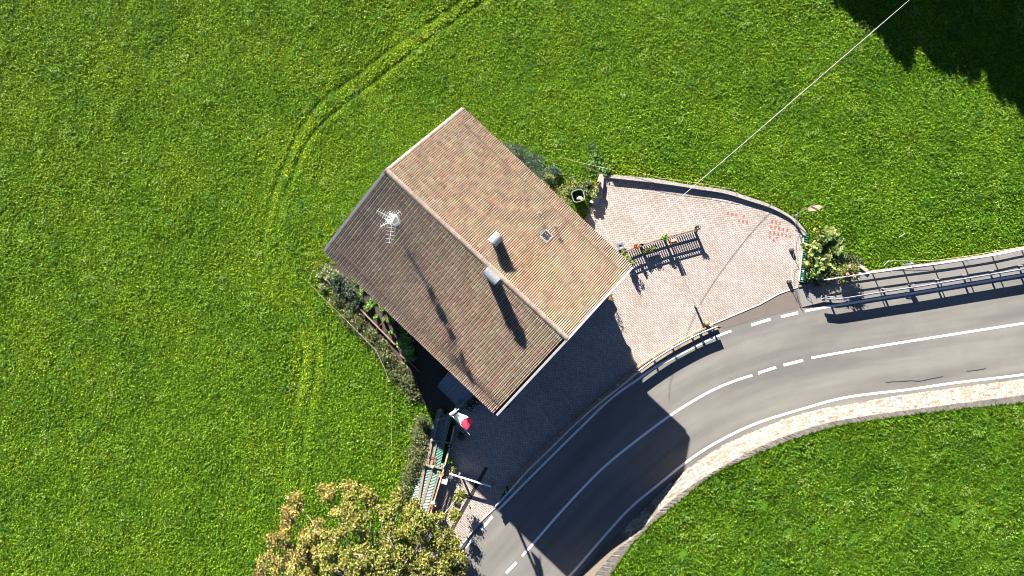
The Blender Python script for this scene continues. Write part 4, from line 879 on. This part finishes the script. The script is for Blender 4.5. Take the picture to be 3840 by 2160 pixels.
b = P(2606, 1148, Zc); root = empty("chain_post", b, "square brown post with a cross bar near the parking edge", "post", "posts carrying the white chain"); mb = MB(); mb.bar(b, b + Vector((0, 0, .78)), .12, .10, up=Vector((0, 1, 0))); mb.build("pole", M_SLAT, root); mb = MB(); mb.bar(b + Vector((-.14, -.02, .8)), b + Vector((.16, .04, .8)), .08, .04); mb.build("cross_bar", M_RAILW, root)
p3 = b + Vector((0, 0, .74)); p0 = P(2984, 836, .5); p4 = P(2531, 925, .72); p5 = P(2604, 1246, .28)
def chain(a, b, sag, label, r=.009):
    pts = [a.lerp(b, t / 14) - Vector((0, 0, sag * 4 * (t / 14) * (1 - t / 14))) for t in range(15)]; mb = MB(); mb.tube(pts, r, 5); tag(mb.build("plastic_chain", M_CHAIN, origin=a), label, "chain", "white chains round the forecourt")
chain(p0, p1, .2, "white chain from the curved wall to the farther weighted post"); chain(p1, p2, .3, "white chain hanging between the two weighted posts")
chain(p4, p3, .3, "long thin chain from the orange box to the brown cross bar post"); chain(p3, p5, .1, "white chain from the brown post down to the kerb")
b = P(2646, 1212, Zc); root = empty("wood_bollard", b, "short round topped wooden bollard by the end of the guardrail", "bollard"); mb = MB(); mb.lathe(b, [(0, 0), (.13, 0), (.15, .34), (.16, .36)], 14); mb.build("body", M_SLAT, root); mb = MB(); mb.lathe(b, [(.165, .355), (.165, .40), (.13, .46), (.06, .49), (0, .495)], 14); mb.build("cap", simple("warm_wood", (.30, .17, .07), .6), root, smooth=True)
b = P(2624, 1247, .19); mb = MB(); mb.box(b + Vector((0, 0, .14)), (.16, .12, .28)); mb.box(b + Vector((.02, .02, .30)), (.10, .08, .04)); tag(mb.build("kerb_box", M_POTD, origin=b), "small dark box standing on the kerb behind the guardrail", "box")
# green corrugated fence
root = empty("corrugated_fence", P(3008, 965), "low green corrugated sheet fence at the right side of the forecourt", "fence"); q = catmull(G([(3018,876),(3010,960),(2999,1060)]), .03); mb = MB()
w = [p + Vector((.07 * (1 if int(i / 2) % 2 else -1), 0, 0)) for i, p in enumerate(q)]; mb.strip([Vector((p.x, p.y, .02)) for p in w], [Vector((p.x + .05, p.y, .60)) for p in w]); mb.build("sheet", simple("green_sheet", (.03, .17, .11), .5), root)
mb = MB()
for a, b in zip(q[::6], q[6::6]): mb.bar(a + Vector((-.09, 0, .04)), b + Vector((-.09, 0, .04)), .06, .10)
mb.build("base_rail", M_WHITE, root)
mb = MB(); mb.box(P(3008, 1071, .05), (.55, .13, .1), (Vector((.98, .18, 0)), Vector((-.18, .98, 0)), Vector((0, 0, 1)))); tag(mb.build("stone_block", M_CONCY, origin=P(3008, 1071)), "flat tan stone at the foot of the green corrugated fence", "stone")
mb = MB(); mb.bar(P(3218, 995, .2), P(3250, 1017, .2), .22, .3); tag(mb.build("concrete_edge", M_CONC, origin=P(3232, 1005)), "short pale concrete edge beside the pink flowering shrub", "edging")
# slanted pole with paddle end
root = empty("slanted_pole", P(2974, 812, .4), "slanted grey pole with an orange and white paddle end leaning over the curved wall", "pole"); a, b = P(2974, 812, .45), P(3062, 762, 1.6); mb = MB(); mb.tube([a, b], .025, 8); mb.build("pole", M_GREYM, root)
mb = MB(); c0, c1_ = P(3028, 787, 1.2), P(3084, 774, 1.5); u = (c1_ - c0); s = Vector((-u.y, u.x, 0)).normalized(); top = []; bot = []
for i in range(13): t = i / 12; w = .17 * math.sin(math.pi * min(1, t * .93 + .04)) ** .7; top.append(c0 + u * t + s * w + Vector((0, 0, .05))); bot.append(c0 + u * t - s * w)
mb.strip(top, bot, (.62, .36, .22)); mb.strip([p - Vector((0, 0, .03)) for p in top], [p - Vector((0, 0, .03)) for p in bot], (.5, .2, .1)); mb.strip(top, [p - Vector((0, 0, .03)) for p in top], (.5, .15, .06)); mb.strip(bot, [p - Vector((0, 0, .03)) for p in bot], (.5, .15, .06)); mb.build("paddle", attrmat("paddle_paint", .5, .25, 9), root)
mb = MB(); mb.tube([P(2984, 836, 0), P(2985, 805, .9)], .02, 6); mb.tube([P(2989, 836, 0), P(2989, 806, .85)], .016, 6); tag(mb.build("wall_bracket", M_STK, origin=P(2984, 836)), "pair of thin white rods standing against the curved wall", "bracket")
# overhead cable
cab = [P(2318, 938, 4.9), P(2340, 925, 4.5), P(2450, 829, 3.6), P(2570, 725, 2.95), P(2800, 527, 2.4), P(3040, 319, 2.5), P(3280, 112, 3.2), P(3410, 0, 3.9), P(3640, -200, 5.6)]
mb = MB(); mb.tube(catmull(cab, .6), .013, 6); tag(mb.build("overhead_cable", simple("cable_sheath", (.45, .44, .42), .5, 0, .1, 5, 0), origin=cab[0]), "pale overhead cable sagging from the house corner across the meadow", "cable")

# ------------------------------------------------------------------ lower left: lean-to, mast with flag, barrier, wood stack
zz = Vector((0, 0, 1)); q = [P(1682, 1395, 2.3), P(1642, 1449, 1.9), P(1715, 1522, 1.9), P(1776, 1480, 2.3)]
root = empty("garden_shed", Vector((q[1].x, q[1].y, 0)), "small lean-to shed with a dark sheet roof in the house shadow", "shed"); mb = MB(); qs = [q[0].lerp(q[2], .04), q[1].lerp(q[3], .06), q[2].lerp(q[0], .06), q[3].lerp(q[1], .04)]
mb.add([W0(p, 0) for p in qs] + [p - zz * .06 for p in qs], [(0, 1, 5, 4), (1, 2, 6, 5), (2, 3, 7, 6), (3, 0, 4, 7)]); mb.build("wall", M_WOODF, root); mb = MB(); mb.add(q + [p - zz * .05 for p in q], [(0, 1, 2, 3), (7, 6, 5, 4), (0, 1, 5, 4), (1, 2, 6, 5), (2, 3, 7, 6), (3, 0, 4, 7)]); rf = mb.build("roof", simple("slate_sheet", (.12, .135, .16), .6), root)
mb = MB()
for t in (0.0, .45, 1.0): mb.bar(q[0].lerp(q[3], t) + zz * .03, q[1].lerp(q[2], t) + zz * .03, .05, .05)
mb.bar(q[1] + zz * .01, q[2] + zz * .01, .06, .06); mb.build("batten", M_GREYM, rf)
b = P(1700, 1555, 6.2); root = empty("street_mast", Vector((b.x, b.y, 0)), "tall thin mast with a white ribbed head beside the lean-to shed", "mast"); mb = MB(); mb.tube([(b.x, b.y, 0), (b.x, b.y, 6.3)], [.11, .085], 12); mb.build("mast_pole", M_GREYM, root)
mb = MB(); a1, a2 = P(1721, 1534, 6.3), P(1689, 1556, 6.35); mb.tube([a1, a2], .03, 6)
for i in range(5): c = a1.lerp(a2, .38 + .14 * i); u = (a2 - a1).normalized(); mb.tube([c - u * .045, c + u * .045], [.09, .12], 10)
mb.tube([a1.lerp(a2, .94), a2 + (a2 - a1) * .05], [.13, .10], 10); mb.build("head", M_WHITE, root)
f0, f1 = P(1695, 1560, 5.9), P(1761, 1630, 5.6); fl = empty("flag", f0, "white and red flag flying from a thin staff on the tall mast", "flag"); mb = MB(); mb.tube([f0, f1], .016, 8); mb.build("staff", M_STK, fl)
mb = MB(); A, Bc, Cc, Dd = f0.lerp(f1, .05), f0.lerp(f1, .80), P(1775, 1579, 5.0), P(1722, 1545, 5.3); n1, n2 = 16, 12
def fp(i, j):
    s, t = i / n1, j / n2; p = A.lerp(Bc, s).lerp(Dd.lerp(Cc, s), t); w = math.sin(s * 7 + t * 4.2) * .10 * t + math.sin(s * 3 - t * 7) * .06 * t; return p + Vector((w * .3, w * .5, w * 1.3 - .12 * t * (1 - t)))
for i in range(n1):
    for j in range(n2): s = (i + .5) / n1; red = s + .10 * math.sin(j * .3) > .58; mb.face([fp(i, j), fp(i + 1, j), fp(i + 1, j + 1), fp(i, j + 1)], (.52, .02, .045) if red else (.72, .71, .68))
o = mb.build("cloth", attrmat("flag_cloth", .7, .06, 6, 0, .25), fl, smooth=True)
# boom barrier
b = P(1672, 1792, Zc); root = empty("boom_barrier", b, "white boom barrier arm with a white cabinet across the drive", "barrier"); ax = (Vector((.95, -.3, 0)), Vector((.3, .95, 0)), zz); mb = MB(); mb.box(b + zz * .45, (.34, .26, .9), ax); mb.box(b + zz * .92, (.38, .3, .06), ax); cbn = mb.build("cabinet", M_WHITE, root)
mb = MB(); mb.bar(P(1686, 1776, .85), P(1842, 1825, .80), .075, .12); mb.build("arm", simple("white_enamel", (.72, .71, .69), .4, 0, .06), root); mb = MB(); e = P(1848, 1826, .8); mb.bar((e.x, e.y, 0), (e.x, e.y, .85), .09, .09, up=Vector((0, 1, 0))); mb.box((e.x, e.y, .84), (.16, .16, .08)); mb.build("rest_post", M_GREYM, root)
mb = MB(); mb.box(P(1723, 1776, .45), (.12, .08, .9), ax); mb.build("pivot_post", M_GREYM, root)
# wood stack covered with green corrugated sheet
OUT = [(1640,1535),(1602,1660),(1574,1760),(1548,1860),(1530,1925)]; INN = [(1692,1572),(1668,1668),(1648,1760),(1622,1840),(1598,1925)]
oa = resample(G(OUT, .42), 260); ia = resample(G(INN, .60), 260); root = empty("wood_stack", P(1620, 1740), "long wood stack under a green corrugated sheet beside the paving", "wood stack"); mb = MB()
ha = [p + zz * (.022 * math.cos(i * math.pi / 2 * 1.0)) for i, p in enumerate(oa)]; hb = [p + zz * (.022 * math.cos(i * math.pi / 2)) for i, p in enumerate(ia)]; n = len(oa)
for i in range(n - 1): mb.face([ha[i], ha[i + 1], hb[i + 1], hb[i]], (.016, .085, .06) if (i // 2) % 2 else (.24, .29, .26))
mb.build("cover_sheet", attrmat("corrugated_green", .45, .25, 4, 0), root); mb = MB()
for side, k in ((oa, .1), (ia, -.1)):
    for i in range(0, 258, 3):
        p = side[i] + (ia[i] - oa[i]) * k
        for h in (.08, .22, .36): mb.bar((p.x - .05, p.y, h), (p.x + .35 * (1 if k > 0 else -1), p.y - .1, h), .11, .12, (.2 * random.uniform(.6, 1.1), .13 * random.uniform(.6, 1.1), .08))
mb.build("logs", attrmat("log_wood", .9, .3, 9), root)
PL = [((1652,1532),(1622,1660),"grey plank on the shaded outer side of the green cover"),((1681,1548),(1660,1660),"grey plank on the shaded inner side of the green cover"),((1618,1655),(1603,1740),"pale plank on the sunny outer part of the green cover"),((1637,1655),(1615,1752),"curved pale plank along the middle of the green cover"),((1596,1720),(1562,1925),"long weathered plank down the outer side of the green cover"),((1619,1765),(1572,1928),"long weathered plank down the middle of the green cover"),((1648,1765),(1602,1925),"brown plank along the inner edge of the green cover")]
for k, (a, b, t) in enumerate(PL):
    za = .56; mb = MB(); mb.bar(P(*a, za), P(*b, za), .17, .055); tag(mb.build("plank", simple("weathered_plank", (.23, .175, .13), .85, 0, .3, 7, .3), origin=P(*a, za)), t, "plank", "planks weighing down the green cover")
for a, b, t in (((1585,1741),(1660,1757),"short cross plank over the sunny middle of the green cover"),((1640,1575),(1702,1560),"cross plank on the shaded upper end of the green cover"),((1620,1650),(1690,1662),"dark cross plank at the edge of the shade on the green cover")):
    mb = MB(); mb.bar(P(*a, .63), P(*b, .66), .11, .05); tag(mb.build("plank", MATS["weathered_plank"], origin=P(*a, .63)), t, "plank", "planks weighing down the green cover")
for x, y, z, r, c, t in ((1623,1752,.72,.14,(.30,.20,.14),"reddish brown stone on the sunny cross plank"),(1620,1650,.70,.12,(.22,.20,.20),"grey stone on the cross plank in the shade"),(1594,1646,.12,.18,(.30,.23,.16),"tan stone lying in the grass beside the green cover"),(1643,1573,.70,.11,(.24,.22,.2),"grey stone at the shaded top of the green cover")):
    mb = MB(); mb.blob(P(x, y, z), (r * 1.1, r, r * .75), c, jit=.22); tag(mb.build("weight_stone", attrmat("rubble", .9, .2, 12), origin=P(x, y, z)), t, "stone", "stones on the wood stack")
mb = MB()
for i in range(26): p = P(1630 + random.uniform(-8, 8) - i % 5, 1725 + random.uniform(-12, 40), .62); mb.blob(p, (.05, .04, .02), (.25, .09, .04), jit=.3, seg=5, ring=3)
tag(mb.build("dead_leaves", attrmat("dead_leaf", .9, .2, 12), origin=P(1630, 1740, .6)), "scatter of rusty dead leaves around the stone on the cover", "leaves", kind='stuff')

# ------------------------------------------------------------------ trees
AUT = [((.13, .155, .022), 4), ((.19, .20, .03), 4), ((.07, .095, .014), 2.5), ((.26, .23, .035), 1.8), ((.26, .16, .04), .5)]
BRN = [((.25, .19, .045), 3), ((.29, .24, .06), 2.5), ((.17, .17, .03), 3), ((.25, .13, .04), .7)]
base = P(1440, 2200); base.z = 0
tree = empty("autumn_tree", base, "broad low tree with yellow green and rusty autumn leaves at the bottom", "tree")
CR = [(1000,2130,1.8,.9,1),(1080,2090,2.2,1.0,1),(1050,2010,2.4,.8,1),(1090,1940,2.6,.7,1),(1110,1880,2.4,.5,1),(1180,1990,2.8,.9,.8),(1150,2080,3,1.1,.7),(1230,1860,2.6,.7,.7),(1310,1835,2.4,.7,.8),(1290,1900,3.0,.9,.5),(1380,1870,2.5,.7,.5),(1350,1960,3.4,1.0,.2),(1260,2010,3.3,.9,.5),(1250,2100,3.6,1.1,.3),(1350,2080,3.9,1.1,.2),(1440,1920,2.8,.9,.2),(1460,2020,3.4,1.1,.1),(1450,2120,3.8,1.1,.1),(1540,1900,2.2,.7,.1),(1550,1960,2.8,1.0,0),(1560,2060,3.0,1.1,0),(1560,2150,3.0,1.1,.1),(1630,1960,2.0,.8,0),(1650,2030,2.2,.8,0),(1650,2110,2.3,.9,.1),(1700,1930,1.4,.35,.1),(1722,1858,1.3,.32,.1),(1700,2020,1.7,.5,.1),(1715,2080,1.8,.6,.1),(1720,2150,1.8,.6,.1),(1500,1860,1.6,.6,.1),(1130,2170,2.6,1.2,.8),(1350,2200,4,1.3,.2),(1500,2230,3.6,1.3,.1),(1230,2240,3.2,1.3,.4),(1100,2260,2.4,1.2,.7),(1640,2230,2.6,1.1,.1),(1400,2330,3.4,1.4,.2),(1560,2330,2.8,1.2,.1),(1230,2350,2.8,1.3,.4)]
VV, CC = [], []; mb = MB(); trunk_top = base + Vector((0, 0, 1.2)); mb.tube([base - zz * .2, base + zz * .6, trunk_top], [.34, .26, .22], 10)
for px, py, zc, r, br in CR:
    c = P(px, py, zc); n = int(1350 * r * r) + 260; ns = max(6, int(16 * r * r)); sub = ball(ns, c, (r * .95, r * .95, r * .62), .35); k = RNG.integers(0, ns, n)
    pos = sub[k] + RNG.normal(size=(n, 3)) * .15 * np.array([1, 1, .8]); le = .065 + .06 * RNG.random(n); VV.append(leaf_quads(pos, le * 1.45, le, .75))
    cA = pick(AUT, n, .2); cB = pick(BRN, n, .2); q = (RNG.random(n) < br)[:, None]; CC.append(np.where(q, cB, cA) * (0.8 + .4 * RNG.random((ns, 1)))[k])
    m_ = trunk_top.lerp(c, .5) + Vector((random.uniform(-.3, .3), random.uniform(-.3, .3), .3)); mb.tube([trunk_top, m_, c], [.10, .06, .03], 7)
    for s in sub[:7]: s = Vector(s); mb.tube([c, c.lerp(s, .5) + Vector((0, 0, .05)), s], [.028, .018, .008], 5)
quadmesh("crown", np.concatenate(VV), np.concatenate(CC), M_LEAF, tree); mb.build("trunk", simple("bark", (.26, .22, .18), .9, 0, .3, 6, .4), tree)

def big_tree(x, y, h, r, label):
    b = Vector((x, y, 0)); t = empty("edge_tree", b, label, "tree", "trees beyond the upper right corner"); mb = MB(); mb.tube([b - zz * .2, b + zz * h * .5, b + zz * h * .9], [.3, .2, .05], 9); VV, CC = [], []
    for i in range(int(16 * r)):
        zc = h * random.uniform(.12, .97); rr = r * math.sin(math.pi * min(1, .18 + .8 * (1 - zc / h))) ** .8; a = random.random() * 6.28; q = random.random() ** .5 * rr; c = b + Vector((math.cos(a) * q, math.sin(a) * q, zc)); n = 420
        pos = ball(n, c, (.95, .95, .75), .2); le = .16 + .12 * RNG.random(n); VV.append(leaf_quads(pos, le * 1.5, le, 1.0)); CC.append(pick(DKG + FRE[:1], n, .2))
        mb.tube([b + zz * zc * .8, c], [.05, .015], 5)
    quadmesh("crown", np.concatenate(VV), np.concatenate(CC), M_LEAF, t); mb.build("trunk", MATS["bark"], t)
def shade_tree(sx, sy, h, r, label):
    "place a tree of height h so that its top's shadow falls at photo pixel (sx, sy)"
    g = P(sx, sy); L = h * COT * .94; big_tree(g.x - SH.x * L, g.y - SH.y * L, h, r, label)
shade_tree(3290, 30, 6.5, 2.4, "leafy tree standing just beyond the top edge, leftmost of the group")
shade_tree(3420, 110, 7.5, 2.6, "leafy tree beyond the top edge, second of the group from its left end")
shade_tree(3600, 150, 8.2, 2.8, "leafy tree beyond the top edge, in the middle of the group")
shade_tree(3740, 230, 8.6, 2.9, "leafy tree beyond the top edge, second of the group from its right end")
shade_tree(3890, 310, 8.6, 3.0, "leafy tree beyond the top edge, rightmost of the front row")
shade_tree(3560, -40, 7.5, 2.9, "leafy tree in the back row beyond the top edge, left one")
shade_tree(3740, 20, 8.0, 3.1, "leafy tree in the back row beyond the top edge, middle one")
shade_tree(3900, 90, 8.0, 3.1, "leafy tree in the back row beyond the top edge, right one")
